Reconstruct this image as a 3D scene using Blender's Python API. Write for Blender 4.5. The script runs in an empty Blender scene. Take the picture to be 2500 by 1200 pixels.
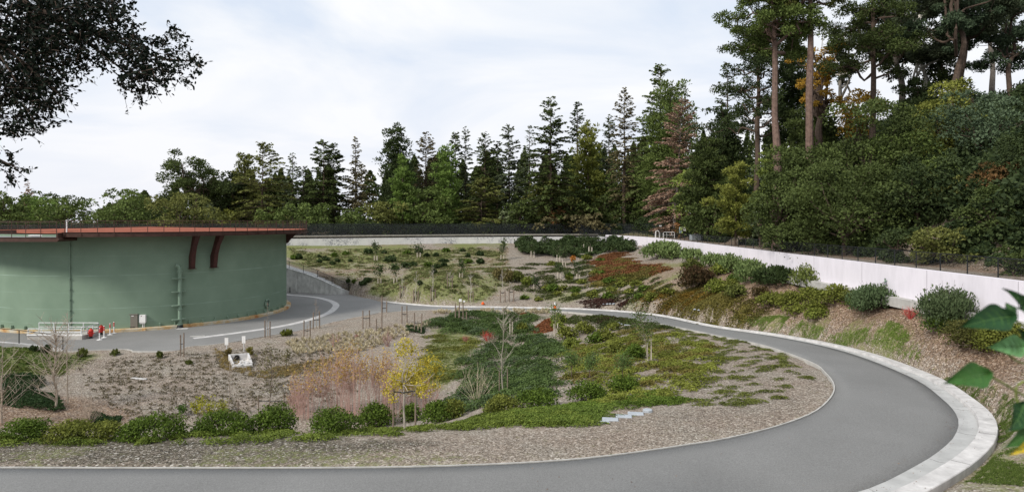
import bpy, math, random
import numpy as np
from mathutils import Vector
S = bpy.context.scene
C = bpy.context.scene.collection
# ------------------------------------------------------------------ camera
F, YH, CAMZ = 1629.0, 538.0, 11.1            # focal length and horizon of the photograph in its 2500 px pixels; eye height
cam = bpy.data.objects.new('camera', bpy.data.cameras.new('camera')); C.objects.link(cam)
cam.location = (0, 0, CAMZ); cam.rotation_euler = (math.radians(90), 0, 0)
cd = cam.data; cd.sensor_width = 36; cd.lens = 36 * F / 2500; cd.shift_y = -(600 - YH) / 2500
cd.clip_start = .05; cd.clip_end = 3000
cd.dof.use_dof = True; cd.dof.focus_distance = 45; cd.dof.aperture_fstop = 4.0
S.camera = cam
# ------------------------------------------------------------------ sky and sun
SUN_EL, SUN_AZ = 38, 228                       # degrees; azimuth clockwise from +Y: the sun is behind and left of the camera
W = bpy.data.worlds.new('World'); S.world = W; W.use_nodes = True
nt = W.node_tree; nt.nodes.clear(); N = nt.nodes.new; L = nt.links.new
out = N('ShaderNodeOutputWorld'); bg = N('ShaderNodeBackground'); sky = N('ShaderNodeTexSky')
sky.sky_type = 'NISHITA'; sky.sun_disc = False; sky.sun_elevation = math.radians(SUN_EL); sky.sun_rotation = math.radians(SUN_AZ)
sky.altitude = 100; sky.air_density = 1.0; sky.dust_density = 2.5; sky.ozone_density = 1.0
tc = N('ShaderNodeTexCoord'); sep = N('ShaderNodeSeparateXYZ'); L(tc.outputs['Generated'], sep.inputs[0])
mz = N('ShaderNodeMath'); mz.operation = 'ADD'; L(sep.outputs['Z'], mz.inputs[0]); mz.inputs[1].default_value = .22
dx = N('ShaderNodeMath'); dx.operation = 'DIVIDE'; L(sep.outputs['X'], dx.inputs[0]); L(mz.outputs[0], dx.inputs[1])
dy = N('ShaderNodeMath'); dy.operation = 'DIVIDE'; L(sep.outputs['Y'], dy.inputs[0]); L(mz.outputs[0], dy.inputs[1])
cb = N('ShaderNodeCombineXYZ'); L(dx.outputs[0], cb.inputs[0]); L(dy.outputs[0], cb.inputs[1])
nz = N('ShaderNodeTexNoise'); nz.inputs['Scale'].default_value = 1.15; nz.inputs['Detail'].default_value = 8; nz.inputs['Roughness'].default_value = .52
nz.inputs['Distortion'].default_value = .6; L(cb.outputs[0], nz.inputs['Vector'])
rp = N('ShaderNodeValToRGB'); rp.color_ramp.elements[0].position = .38; rp.color_ramp.elements[1].position = .6
rp.color_ramp.elements[0].color = (6.5, 7.3, 8.5, 1); rp.color_ramp.elements[1].color = (9.2, 9.25, 9.3, 1)
L(nz.outputs['Fac'], rp.inputs[0])
hz = N('ShaderNodeMapRange'); L(sep.outputs['Z'], hz.inputs[0]); hz.inputs[1].default_value = 0; hz.inputs[2].default_value = .33; hz.inputs[3].default_value = .75; hz.inputs[4].default_value = 0
mh = N('ShaderNodeMix'); mh.data_type = 'RGBA'; L(hz.outputs[0], mh.inputs[0]); L(rp.outputs[0], mh.inputs[6]); mh.inputs[7].default_value = (8.5, 8.5, 9.0, 1)
mx = N('ShaderNodeMix'); mx.data_type = 'RGBA'; mx.inputs[0].default_value = .93; L(sky.outputs[0], mx.inputs[6]); L(mh.outputs[2], mx.inputs[7])
L(mx.outputs[2], bg.inputs[0]); bg.inputs[1].default_value = .1; L(bg.outputs[0], out.inputs[0])
sun = bpy.data.objects.new('sun', bpy.data.lights.new('sun', 'SUN')); C.objects.link(sun)
sun.data.energy = 3.0; sun.data.angle = math.radians(12); sun.data.color = (1, .95, .88)
a, e = math.radians(SUN_AZ), math.radians(SUN_EL)
sd = Vector((math.sin(a) * math.cos(e), math.cos(a) * math.cos(e), math.sin(e)))
sun.rotation_euler = sd.to_track_quat('Z', 'Y').to_euler()
S.view_settings.view_transform = 'Standard'; S.view_settings.look = 'None'; S.view_settings.gamma = 1; S.view_settings.exposure = 0.2
S.render.engine = 'CYCLES'
try: S.cycles.max_bounces = 5; S.cycles.transparent_max_bounces = 12
except Exception: pass
rng = np.random.default_rng(7); random.seed(7)
# ------------------------------------------------------------------ materials
_m = {}
def nodes(name):
    m = bpy.data.materials.new(name); m.use_nodes = True
    t = m.node_tree; b = t.nodes['Principled BSDF']; return m, t, b
def M(name, col, rough=.8, var=.15, scale=2.0, bump=0., metal=0., spec=.3):
    if name in _m: return _m[name]
    m, t, b = nodes(name); n = t.nodes.new; l = t.links.new
    tx = n('ShaderNodeTexCoord'); z = n('ShaderNodeTexNoise'); z.inputs['Scale'].default_value = scale; z.inputs['Detail'].default_value = 7; z.inputs['Roughness'].default_value = .65
    l(tx.outputs['Object'], z.inputs['Vector'])
    r = n('ShaderNodeValToRGB'); r.color_ramp.elements[0].position = .3; r.color_ramp.elements[1].position = .7
    r.color_ramp.elements[0].color = tuple(c * (1 - var) for c in col) + (1,); r.color_ramp.elements[1].color = tuple(min(1, c * (1 + var)) for c in col) + (1,)
    l(z.outputs['Fac'], r.inputs[0]); l(r.outputs[0], b.inputs['Base Color'])
    b.inputs['Roughness'].default_value = rough; b.inputs['Metallic'].default_value = metal; b.inputs['Specular IOR Level'].default_value = spec
    if bump:
        z2 = n('ShaderNodeTexNoise'); z2.inputs['Scale'].default_value = scale * 12; z2.inputs['Detail'].default_value = 5; l(tx.outputs['Object'], z2.inputs['Vector'])
        bp = n('ShaderNodeBump'); bp.inputs['Strength'].default_value = bump; bp.inputs['Distance'].default_value = .03; l(z2.outputs['Fac'], bp.inputs['Height']); l(bp.outputs[0], b.inputs['Normal'])
    _m[name] = m; return m
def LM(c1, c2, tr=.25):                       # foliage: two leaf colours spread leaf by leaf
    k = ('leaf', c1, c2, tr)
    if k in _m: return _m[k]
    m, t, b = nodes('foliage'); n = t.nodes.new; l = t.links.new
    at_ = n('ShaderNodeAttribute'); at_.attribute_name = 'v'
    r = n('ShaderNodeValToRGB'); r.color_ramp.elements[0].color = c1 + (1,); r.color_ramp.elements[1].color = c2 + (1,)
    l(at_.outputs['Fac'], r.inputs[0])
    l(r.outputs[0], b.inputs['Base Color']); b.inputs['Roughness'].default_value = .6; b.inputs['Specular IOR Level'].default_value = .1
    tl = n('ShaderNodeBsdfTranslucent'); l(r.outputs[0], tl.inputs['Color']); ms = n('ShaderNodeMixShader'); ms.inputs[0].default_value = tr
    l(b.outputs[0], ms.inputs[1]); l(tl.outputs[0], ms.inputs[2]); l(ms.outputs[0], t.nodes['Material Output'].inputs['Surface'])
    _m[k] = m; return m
# ------------------------------------------------------------------ object helpers
def empty(name, loc, label=None, cat=None, group=None, rz=0):
    o = bpy.data.objects.new(name, None); C.objects.link(o); o.location = loc; o.rotation_euler = (0, 0, rz); o.empty_display_size = .2
    if label: o['label'] = label; o['category'] = cat
    if group: o['group'] = group
    return o
def tag(o, label, cat=None, group=None, kind=None):
    o['label'] = label
    if cat: o['category'] = cat
    if group: o['group'] = group
    if kind: o['kind'] = kind
    return o
def link(name, V, Fc, mat, parent=None, v=None, smooth=False, org=None):
    """one mesh object from numpy vertices and faces (list or (n,k) array)"""
    V = np.asarray(V, dtype=np.float64)
    if org is not None: V = V - np.asarray(org, dtype=np.float64)
    me = bpy.data.meshes.new(name)
    if isinstance(Fc, np.ndarray):
        k = Fc.shape[1]; me.vertices.add(len(V)); me.vertices.foreach_set('co', V.ravel().astype(np.float32))
        me.loops.add(Fc.size); me.loops.foreach_set('vertex_index', Fc.ravel().astype(np.int32))
        me.polygons.add(len(Fc)); me.polygons.foreach_set('loop_start', np.arange(0, Fc.size, k, dtype=np.int32)); me.polygons.foreach_set('loop_total', np.full(len(Fc), k, dtype=np.int32))
        me.update(calc_edges=True)
    else:
        me.from_pydata([tuple(p) for p in V], [], [tuple(q) for q in Fc])
    if v is not None:
        a_ = me.attributes.new('v', 'FLOAT', 'POINT'); a_.data.foreach_set('value', np.asarray(v, dtype=np.float32))
    if smooth: me.polygons.foreach_set('use_smooth', np.ones(len(me.polygons), dtype=bool))
    me.materials.append(mat)
    o = bpy.data.objects.new(name, me); C.objects.link(o)
    if org is not None and parent is None: o.location = tuple(org)
    if parent is not None: o.parent = parent
    return o
class MB:
    """collects boxes, bars, tubes and sweeps for ONE mesh"""
    def __init__(s): s.V = []; s.F = []
    def add(s, V, Fc):
        k = len(s.V); s.V += [tuple(map(float, p)) for p in V]; s.F += [tuple(i + k for i in q) for q in Fc]; return s
    def box(s, c, d, rz=0, bevel=0.0):
        cx, cy, cz = c; hx, hy, hz = d[0] / 2, d[1] / 2, d[2] / 2; b = min(bevel, hx * .9, hy * .9, hz * .9)
        P = []
        if b > 0:
            for z, q in ((-hz, b), (-hz + b, 0), (hz - b, 0), (hz, b)):
                P += [(-hx + q, -hy + q, z), (hx - q, -hy + q, z), (hx - q, hy - q, z), (-hx + q, hy - q, z)]
        else:
            for z in (-hz, hz): P += [(-hx, -hy, z), (hx, -hy, z), (hx, hy, z), (-hx, hy, z)]
        co, si = math.cos(rz), math.sin(rz)
        V = [(cx + x * co - y * si, cy + x * si + y * co, cz + z) for x, y, z in P]; n = len(P) // 4
        Fc = [(3, 2, 1, 0), (4 * n - 4, 4 * n - 3, 4 * n - 2, 4 * n - 1)]
        for k in range(n - 1):
            for j in range(4): Fc.append((4 * k + j, 4 * k + (j + 1) % 4, 4 * k + 4 + (j + 1) % 4, 4 * k + 4 + j))
        return s.add(V, Fc)
    def tube(s, pts, r, n=6, cap=True):
        pts = [np.asarray(p, float) for p in pts]; rs = r if hasattr(r, '__len__') else [r] * len(pts)
        V = []; Fc = []; m = len(pts)
        for i, p in enumerate(pts):
            d = pts[min(i + 1, m - 1)] - pts[max(i - 1, 0)]; d = d / (np.linalg.norm(d) + 1e-9)
            u = np.cross(d, (0, 0, 1.) if abs(d[2]) < .9 else (1., 0, 0)); u /= np.linalg.norm(u); w = np.cross(d, u)
            for j in range(n):
                t = 2 * math.pi * j / n; V.append(p + rs[i] * (u * math.cos(t) + w * math.sin(t)))
        for i in range(m - 1):
            for j in range(n): Fc.append((i * n + j, i * n + (j + 1) % n, (i + 1) * n + (j + 1) % n, (i + 1) * n + j))
        if cap: Fc += [tuple(range(n))[::-1], tuple(range((m - 1) * n, m * n))]
        return s.add(V, Fc)
    def lathe(s, c, prof, n=16):
        V = []; Fc = []
        for r, z in prof:
            for j in range(n): t = 2 * math.pi * j / n; V.append((c[0] + r * math.cos(t), c[1] + r * math.sin(t), c[2] + z))
        for i in range(len(prof) - 1):
            for j in range(n): Fc.append((i * n + j, i * n + (j + 1) % n, (i + 1) * n + (j + 1) % n, (i + 1) * n + j))
        Fc += [tuple(range(n))[::-1], tuple(range((len(prof) - 1) * n, len(prof) * n))]
        return s.add(V, Fc)
    def sweep(s, path, section, close=False):
        """section: list of (offset to the right of the path, z above the path); path: (x, y, z)"""
        P = np.asarray(path, float); m = len(P); k = len(section); V = []; Fc = []
        for i in range(m):
            d = P[min(i + 1, m - 1)][:2] - P[max(i - 1, 0)][:2]
            if close: d = P[(i + 1) % m][:2] - P[i - 1][:2]
            d = d / (np.linalg.norm(d) + 1e-9); nx, ny = d[1], -d[0]
            for o, z in section: V.append((P[i][0] + nx * o, P[i][1] + ny * o, P[i][2] + z))
        for i in range(m if close else m - 1):
            for j in range(k): q = (i + 1) % m; Fc.append((i * k + j, q * k + j, q * k + (j + 1) % k, i * k + (j + 1) % k))
        if not close: Fc += [tuple(range(k)), tuple(range((m - 1) * k, m * k))[::-1]]
        return s.add(V, Fc)
    def build(s, name, mat, parent=None, org=None, smooth=False):
        return link(name, s.V, s.F, mat, parent, org=org, smooth=smooth)
def wpt(px, py, z):                             # ground point seen at a pixel, at height z
    Y = F * (CAMZ - z) / (py - YH); return ((px - 1250) / F * Y, Y, z)
def atY(px, py, Y): return ((px - 1250) / F * Y, Y, CAMZ - (py - YH) / F * Y)
def spline(P, n):
    P = np.asarray(P, float); d = np.r_[0, np.cumsum(np.linalg.norm(np.diff(P[:, :2], axis=0), axis=1))]
    # Catmull-Rom resampling by length
    o = []
    for t in np.linspace(0, d[-1], n):
        i = min(max(np.searchsorted(d, t, side='right') - 1, 0), len(P) - 2); u = (t - d[i]) / (d[i + 1] - d[i] + 1e-9)
        p0, p1, p2, p3 = P[max(i - 1, 0)], P[i], P[i + 1], P[min(i + 2, len(P) - 1)]
        o.append(.5 * (2 * p1 + (p2 - p0) * u + (2 * p0 - 5 * p1 + 4 * p2 - p3) * u * u + (3 * p1 - p0 - 3 * p2 + p3) * u ** 3))
    return np.array(o)
def inpoly(x, y, P):
    P = np.asarray(P, float); r = np.zeros(np.shape(x), bool); j = len(P) - 1
    for i in range(len(P)):
        c = ((P[i, 1] > y) != (P[j, 1] > y)) & (x < (P[j, 0] - P[i, 0]) * (y - P[i, 1]) / (P[j, 1] - P[i, 1] + 1e-12) + P[i, 0]); r ^= c; j = i
    return r
def segdist(x, y, P):
    d = np.full(np.shape(x), 1e9)
    for a_, b_ in zip(P[:-1], P[1:]):
        ax, ay = a_[:2]; ux, uy = b_[0] - ax, b_[1] - ay; t = np.clip(((x - ax) * ux + (y - ay) * uy) / (ux * ux + uy * uy + 1e-9), 0, 1)
        d = np.minimum(d, np.hypot(x - ax - t * ux, y - ay - t * uy))
    return d
_tab = rng.random((256, 256))
def vnoise(x, y, s=1.0):
    x = np.asarray(x, float) * s + 1000.; y = np.asarray(y, float) * s + 1000.; i = np.floor(x).astype(int); j = np.floor(y).astype(int); u = x - i; v = y - j
    u = u * u * (3 - 2 * u); v = v * v * (3 - 2 * v); g = lambda p, q: _tab[p % 256, q % 256]
    return (g(i, j) * (1 - u) + g(i + 1, j) * u) * (1 - v) + (g(i, j + 1) * (1 - u) + g(i + 1, j + 1) * u) * v
def fbm(x, y, s): return (vnoise(x, y, s) + .5 * vnoise(x + 31, y, 2 * s) + .25 * vnoise(x, y + 57, 4 * s)) / 1.75
# ------------------------------------------------------------------ road lines
R0 = [((-300, 1142), (-26, 16.6, None), 3.1), ((0, 1142), (-17, 16.8, None), 3.1), ((500, 1143), (-9, 16.9, None), 3.1), ((1000, 1140), (-3, 17.1, None), 3.1),
      ((1400, 1122), (2.6, 17.6, None), 3.1), ((1700, 1083), (6.8, 18.5, None), 3.1), ((1800, 1065), (2095, 1200), 3.1), ((1900, 1040), (2238, 1135), 3.1),
      ((1987, 1007), (2303, 1092), 3.1), ((2030, 970), (2334, 1057), 3.1), ((2038, 940), (2338, 1018), 3.08), ((2017, 910), (2303, 975), 3.0),
      ((1980, 883), (2220, 918), 2.85), ((1867, 843), (2060, 857), 2.5), ((1767, 822), (1900, 822), 2.0), ((1600, 788), (1733, 797), 1.5),
      ((1467, 769), (1600, 770), 1.0), ((1353, 758.5), (1467, 758), .6), ((1250, 757), (1353, 753.5), .4), ((1150, 755.5), (1230, 751), .3),
      ((1050, 755.5), (1060, 748), .15), ((930, 762), (930, 736.5), .03)]
def rp_(q, z): return (q[0], q[1], z) if len(q) == 3 else wpt(q[0], q[1], z)
INN = spline([rp_(a_, z) for a_, b_, z in R0], 130); OUT = spline([rp_(b_, z) for a_, b_, z in R0], 130)
ROADPOLY = np.vstack([INN, OUT[::-1]])[:, :2]
TC, TR, RR = (-44.7, 82.0), 16.1, 18.6        # tank centre, wall radius, roof radius
yard_in = [wpt(x, y, 0) for x, y in ((930, 762), (900, 768), (820, 784), (740, 804), (640, 821), (540, 838), (460, 845.5), (430, 855), (335, 857), (318, 853), (300, 852), (250, 853), (170, 857), (155, 857))]
yard_out = [wpt(x, y, 0) for x, y in ((930, 736.5), (900, 728), (875, 722), (857, 717))]
WALLB = [wpt(x, y, 0) for x, y in ((858, 716.5), (833, 718.5), (790, 717), (745, 714.5), (703, 712.5))] + [(-40, 106.5, 0), (-47, 108, 0), (-58, 106, 0)]
WING = [wpt(155, 857, 0), (-40.6, 56.3, 0), (-44, 54.2, 0), (-50, 50.5, 0)]
YARD = np.array(yard_in + WING[1:] + [(-75, 55, 0), (-85, 80, 0), (-75, 100, 0)] + WALLB[::-1] + yard_out[::-1])[:, :2]
YT = np.array(yard_in + WING[1:] + [(-75, 55, 0), (-85, 80, 0), (-75, 100, 0)] + [(a_ + .15, b_ + .75, 0) for a_, b_, c_ in WALLB[::-1]] + yard_out[::-1])[:, :2]
# ------------------------------------------------------------------ terrain from control points (thin plate)
CP = []
def cpx(px, py, h): Y = F * h / (py - YH); CP.append(((px - 1250) / F * Y, Y, CAMZ - h))
for i in range(0, 130, 5): CP.append(tuple(INN[i])); CP.append(tuple(OUT[i]))
for p in yard_in[1::2] + yard_out[1:2]: CP.append((p[0], p[1], 0))
for x, y, h in ((1250, 1060, 8.2), (1250, 1000, 8.9), (1250, 960, 10), (1250, 900, 11.3), (1250, 850, 11.4), (1250, 800, 11.2),
                (1500, 1040, 8.1), (1500, 980, 8.5), (1500, 900, 9.3), (1500, 850, 9.8), (1500, 800, 10.1), (1750, 1000, 8.1), (1750, 900, 8.6), (1750, 850, 8.9),
                (1900, 940, 8.2), (1380, 900, 10.5), (1380, 980, 9.1), (1120, 900, 11.9), (1120, 1010, 11.3), (1120, 840, 11.5), (1100, 1068, 8.2),
                (900, 1000, 12.2), (900, 900, 12), (900, 850, 11.6), (900, 1068, 8.15), (700, 1072, 8.15), (700, 1000, 12.3), (700, 920, 12), (700, 860, 11.5),
                (400, 1075, 8.15), (400, 1010, 12.2), (400, 930, 11.9), (400, 880, 11.4), (150, 1078, 8.15), (150, 1010, 12.1), (130, 930, 11.8), (0, 1078, 8.15), (0, 1020, 11.8), (20, 940, 11.2),
                (2440, 1040, 7.9), (2500, 1000, 7.2), (2500, 850, 6.2), (2450, 1180, 7.7), (2350, 800, 5.9), (2420, 930, 7.1), (2250, 850, 7.2), (2150, 790, 6.6), (2050, 770, 7.0), (1950, 770, 7.6),
                (1000, 700, 8.9), (850, 700, 9.7), (1250, 700, 9.1), (1600, 720, 8.4), (1750, 740, 7.8), (1500, 690, 8.3)): cpx(x, y, h)
for px, y, hh in ((-16, 31, 1.0), (-8, 31, 1.1), (-24, 31, 1.2), (-3, 31, 1.6), (-12, 37, -1.0), (-22, 37, -1.0)): CP.append((px, y, hh))
for y in (18, 26, 35, 50, 65, 80): CP.append((26, y, 5.9)); CP.append((30, y, 6.0))
for p in ((26, 100, 6.2), (26, 118, 6.3), (21, 138, 6.3), (0, 141, 6.2), (-22, 134, 6.2), (-43, 125, 6.2), (-70, 114, 6.2), (22, 100, 5.4), (16, 110, 4.4), (14, 125, 5.3), (-10, 115, 3.6), (-30, 112, 3.4),
          (-45, 112, 5.0), (-60, 112, 5.5), (-90, 100, 6), (-95, 70, 6), (-80, 45, 7), (-50, 48.5, 3.4), (-44, 52.3, 1.3), (-41, 51, .9), (-55, 40, 3.5), (-45, 40, .6), (-60, 30, 4), (-45, 17, 3.3), (-45, 12, 4.5),
          (0, -3, 9.6), (0, 3, 8.6), (0, 7, 6.2), (0, 12, 4.0), (-12, 12, 4.1), (-12, 5, 7.7), (-25, 11, 4.4), (12, 14, 4.0), (10, 8, 6.4), (8, 0, 9), (22, 12, 5.2), (26, 4, 7), (17, 17, 3.6), (-30, 0, 9)): CP.append(p)
CP = np.array(CP)
def _k(r2): return np.where(r2 > 1e-9, r2 * np.log(r2 + 1e-12), 0) * .5
_n = len(CP); _A = np.zeros((_n + 3, _n + 3)); sc = 50.; _X = CP[:, :2] / sc
_A[:_n, :_n] = _k(((_X[:, None] - _X[None]) ** 2).sum(-1)) + np.eye(_n) * 2e-4; _A[:_n, _n] = 1; _A[:_n, _n + 1:] = _X; _A[_n:, :_n] = _A[:_n, _n:].T
_w = np.linalg.solve(_A, np.r_[CP[:, 2], 0, 0, 0])
WALL = [(26, -12), (26, 0), (26, 30), (26, 60), (26, 90), (26, 112), (25.4, 122), (24.2, 130), (22.2, 138), (19.6, 144.5), (10, 143.6), (0, 142), (-12, 139), (-25, 134), (-43, 126.5), (-70, 115), (-110, 98)]
WALLP = np.array(WALL, float)
OUTER = np.array(WALL + [(-400, 60), (-400, 500), (500, 500), (500, -12)], float)
def tps(x, y):
    x = np.asarray(x, float); y = np.asarray(y, float); sh = x.shape; q = np.c_[x.ravel(), y.ravel()] / sc; o = np.empty(len(q))
    for i in range(0, len(q), 20000):
        p = q[i:i + 20000]; o[i:i + 20000] = _k(((p[:, None] - _X[None]) ** 2).sum(-1)) @ _w[:_n] + _w[_n] + p @ _w[_n + 1:]
    return o.reshape(sh)
def hill(x, y):                                # ground beyond the retaining walls
    d = segdist(x, y, WALLP[2:]); x = np.asarray(x, float)
    fx_ = np.clip((x - 4) / 26., 0, 1) * np.clip(1 - (np.asarray(y, float) - 118) / 50., 0, 1)
    slope = fx_ * .5 + .03
    z = 7.95 + np.maximum(0, d - 4.5) * slope; return np.minimum(z, 7.95 + 2 + 15 * fx_) + (fbm(x, y, .12) - .5) * np.clip(d - 4, 0, 2) * .5
def ground(x, y):
    x = np.asarray(x, float); y = np.asarray(y, float); z = tps(x, y)
    z = z + (fbm(x, y, .5) - .5) * .12
    z = np.where(inpoly(x, y, YT), -.07, z)
    rd = segdist(x, y, INN[::2]); od = segdist(x, y, OUT[::2]); ins = inpoly(x, y, ROADPOLY)
    rz = np.interp(y, [0, 1], [0, 1]) * 0
    # height of the nearest road rib
    fl = x.ravel(), y.ravel(); ix = np.zeros(len(fl[0]), int); MID = (INN + OUT) / 2
    near = (rd.ravel() < 4) | (od.ravel() < 4) | ins.ravel()
    if near.any():
        gx, gy = fl[0][near], fl[1][near]; ix[near] = np.argmin((gx[:, None] - MID[None, :, 0]) ** 2 + (gy[:, None] - MID[None, :, 1]) ** 2, axis=1)
    zr = MID[ix, 2].reshape(x.shape)
    t = np.clip(1 - (np.minimum(rd, od) - .3) / 1.8, 0, 1)
    z = np.where(near.reshape(x.shape) & ~ins, z * (1 - t) + (zr - .03) * t, z)
    z = np.where(ins, zr - .16, z)
    ko = (od < 1.6) & ~ins & near.reshape(x.shape) & (y > 17.5)
    z = np.where(ko, np.minimum(z, zr - .14), z)
    bey = inpoly(x, y, OUTER) & (segdist(x, y, WALLP) > .35)
    return np.where(bey, np.minimum(z, 5.4), z)
def allground(x, y):
    o = inpoly(np.array([x]), np.array([y]), OUTER)[0]
    return float(hill(np.array([x]), np.array([y]))[0]) if o else float(ground(np.array([x]), np.array([y]))[0])
GX = np.arange(-96, 30.01, .5); GY = np.arange(-6, 148.01, .5); gx, gy = np.meshgrid(GX, GY); gz = ground(gx, gy)
def gsample(x, y):
    fx = np.clip((np.asarray(x, float) - GX[0]) / .5, 0, len(GX) - 1.001); fy = np.clip((np.asarray(y, float) - GY[0]) / .5, 0, len(GY) - 1.001)
    i = fx.astype(int); j = fy.astype(int); u = fx - i; v = fy - j
    return (gz[j, i] * (1 - u) + gz[j, i + 1] * u) * (1 - v) + (gz[j + 1, i] * (1 - u) + gz[j + 1, i + 1] * u) * v
def at(px, py):                                # first ground point along the ray of a photo pixel
    Y = np.arange(12, 146, .1); X = (px - 1250) / F * Y; Z = CAMZ - (py - YH) / F * Y
    below = Z <= gsample(X, Y); i = int(np.argmax(below)) if below.any() else len(Y) - 1
    return float(X[i]), float(Y[i]), float(gsample(X[i], Y[i]))
# ------------------------------------------------------------------ ground sheet with its surface types
pxx = 1250 + F * gx / np.maximum(gy, 1); pyy = YH + F * (CAMZ - gz) / np.maximum(gy, 1)
def region(poly, soft=1.2, s=.25, amp=.5):
    m = inpoly(pxx, pyy, poly).astype(float) * (gy > 5)
    for _ in range(3): m[1:-1, 1:-1] = (m[1:-1, 1:-1] * 2 + m[:-2, 1:-1] + m[2:, 1:-1] + m[1:-1, :-2] + m[1:-1, 2:]) / 6
    return m
grass = region([(690, 590), (1245, 590), (1230, 640), (1250, 690), (1180, 735), (1050, 738), (860, 712), (700, 640)]) * np.clip(fbm(gx, gy, .22) * 2.4 - .42, 0, 1)
grass = np.maximum(grass, region([(-200, 820), (0, 822), (150, 860), (250, 862), (180, 900), (60, 925), (-200, 960)]) * .8)
grass = np.maximum(grass, region([(1060, 800), (1180, 800), (1160, 850), (1080, 960), (1000, 940), (1040, 860)]) * .75)
grass = np.maximum(grass, region([(1760, 770), (1900, 765), (2200, 790), (2270, 880), (2200, 890), (1980, 825)]) * np.clip(fbm(gx, gy, .9) * 3 - .85, 0, .8))
grass = np.maximum(grass, region([(2240, 880), (2300, 900), (2480, 960), (2500, 1200), (2330, 1200), (2430, 1100), (2440, 1000), (2340, 940)]) * .75)
grass = np.maximum(grass, region([(2100, 820), (2250, 870), (2300, 930), (2200, 880)]) * .7)
grass = np.maximum(grass, region([(0, 1090), (700, 1092), (1300, 1120), (1100, 1138), (0, 1140)]) * np.clip(fbm(gx, gy, .5) * 2.5 - .95, 0, .5))
grass = np.maximum(grass, region([(1400, 640), (1700, 640), (1850, 760), (1400, 745), (1250, 720)]) * np.clip(fbm(gx, gy, .3) * 2.6 - 1.1, 0, .6))
litter = region([(1480, 640), (1640, 640), (1900, 700), (1900, 790), (1750, 775), (1600, 750), (1560, 700)]) * .62
litter = np.maximum(litter, region([(1640, 640), (1900, 660), (2500, 740), (2500, 1000), (2330, 925), (2200, 880), (2000, 826), (1800, 785), (1700, 760)]) * .8)
litter = np.maximum(litter, region([(1820, 640), (2150, 690), (2500, 760), (2500, 960), (2350, 900), (2250, 830), (2000, 770), (1880, 740), (1800, 690)]) * .9)
litter = np.maximum(litter, region([(860, 590), (1245, 590), (1220, 735), (900, 735), (750, 660)]) * np.clip(fbm(gx + 9, gy, .2) * 2 - .8, 0, .6))
litter = np.maximum(litter, region([(-100, 930), (330, 990), (350, 1040), (-100, 1050)]) * .7)
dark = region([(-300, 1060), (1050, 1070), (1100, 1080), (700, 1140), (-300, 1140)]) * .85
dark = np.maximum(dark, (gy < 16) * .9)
def ground_mat(name):
    m, t, b = nodes(name); n = t.nodes.new; l = t.links.new
    tx = n('ShaderNodeTexCoord'); P_ = tx.outputs['Object']
    def noise(s, d=6, ro=.6):
        z = n('ShaderNodeTexNoise'); z.inputs['Scale'].default_value = s; z.inputs['Detail'].default_value = d; z.inputs['Roughness'].default_value = ro; l(P_, z.inputs['Vector']); return z.outputs['Fac']
    def ramp(f, *st):
        r = n('ShaderNodeValToRGB'); e = r.color_ramp.elements
        while len(e) < len(st): e.new(.5)
        for k, (p, c) in enumerate(st): e[k].position = p; e[k].color = c + (1,)
        l(f, r.inputs[0]); return r.outputs[0]
    def mix(f, a_, b_):
        q = n('ShaderNodeMix'); q.data_type = 'RGBA'; l(f, q.inputs[0]) if not isinstance(f, float) else setattr(q.inputs[0], 'default_value', f); l(a_, q.inputs[6]); l(b_, q.inputs[7]); return q.outputs[2]
    def mask(att, hard=1.6):
        a_ = n('ShaderNodeAttribute'); a_.attribute_name = att; s_ = n('ShaderNodeMath'); s_.operation = 'SUBTRACT'; l(noise(3.5, 8, .75), s_.inputs[0]); s_.inputs[1].default_value = .5
        q = n('ShaderNodeMath'); q.operation = 'MULTIPLY_ADD'; l(s_.outputs[0], q.inputs[0]); q.inputs[1].default_value = 2.6; l(a_.outputs['Fac'], q.inputs[2])
        r = n('ShaderNodeMapRange'); r.inputs[1].default_value = .5 - .5 / hard; r.inputs[2].default_value = .5 + .5 / hard; l(q.outputs[0], r.inputs[0]); return r.outputs[0]
    vo = n('ShaderNodeTexVoronoi'); vo.inputs['Scale'].default_value = 17; l(P_, vo.inputs['Vector'])
    chipv = n('ShaderNodeSeparateColor'); l(vo.outputs['Color'], chipv.inputs[0]); chip = chipv.outputs[0]
    big = noise(.35, 5)
    mulch = ramp(chip, (0, (.11, .092, .072)), (.35, (.21, .18, .147)), (.7, (.29, .255, .213)), (.92, (.385, .35, .3)), (1, (.56, .53, .47)))
    mulch = mix(ramp(big, (.38, (0, 0, 0)), (.62, (.5, .5, .5))), mulch, ramp(chip, (0, (.12, .085, .065)), (.6, (.24, .18, .14)), (1, (.42, .34, .28))))
    lit = ramp(chip, (0, (.05, .03, .02)), (.4, (.16, .105, .07)), (.8, (.28, .19, .13)), (1, (.48, .38, .29)))
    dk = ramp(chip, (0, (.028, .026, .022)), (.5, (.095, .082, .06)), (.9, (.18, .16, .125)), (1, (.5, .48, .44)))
    gr = ramp(noise(5, 9, .85), (.3, (.07, .075, .03)), (.44, (.125, .145, .05)), (.54, (.18, .195, .07)), (.62, (.28, .23, .145)))
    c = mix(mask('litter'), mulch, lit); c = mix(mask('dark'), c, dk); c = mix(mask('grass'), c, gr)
    l(c, b.inputs['Base Color']); b.inputs['Roughness'].default_value = .95; b.inputs['Specular IOR Level'].default_value = .1
    bp = n('ShaderNodeBump'); bp.inputs['Strength'].default_value = .5; bp.inputs['Distance'].default_value = .03; l(chip, bp.inputs['Height']); l(bp.outputs[0], b.inputs['Normal'])
    return m
GM = ground_mat('mulch_ground')
nx, ny = len(GX), len(GY); idx = np.arange(nx * ny).reshape(ny, nx)
q = np.stack([idx[:-1, :-1], idx[:-1, 1:], idx[1:, 1:], idx[1:, :-1]], -1).reshape(-1, 4)
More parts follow.
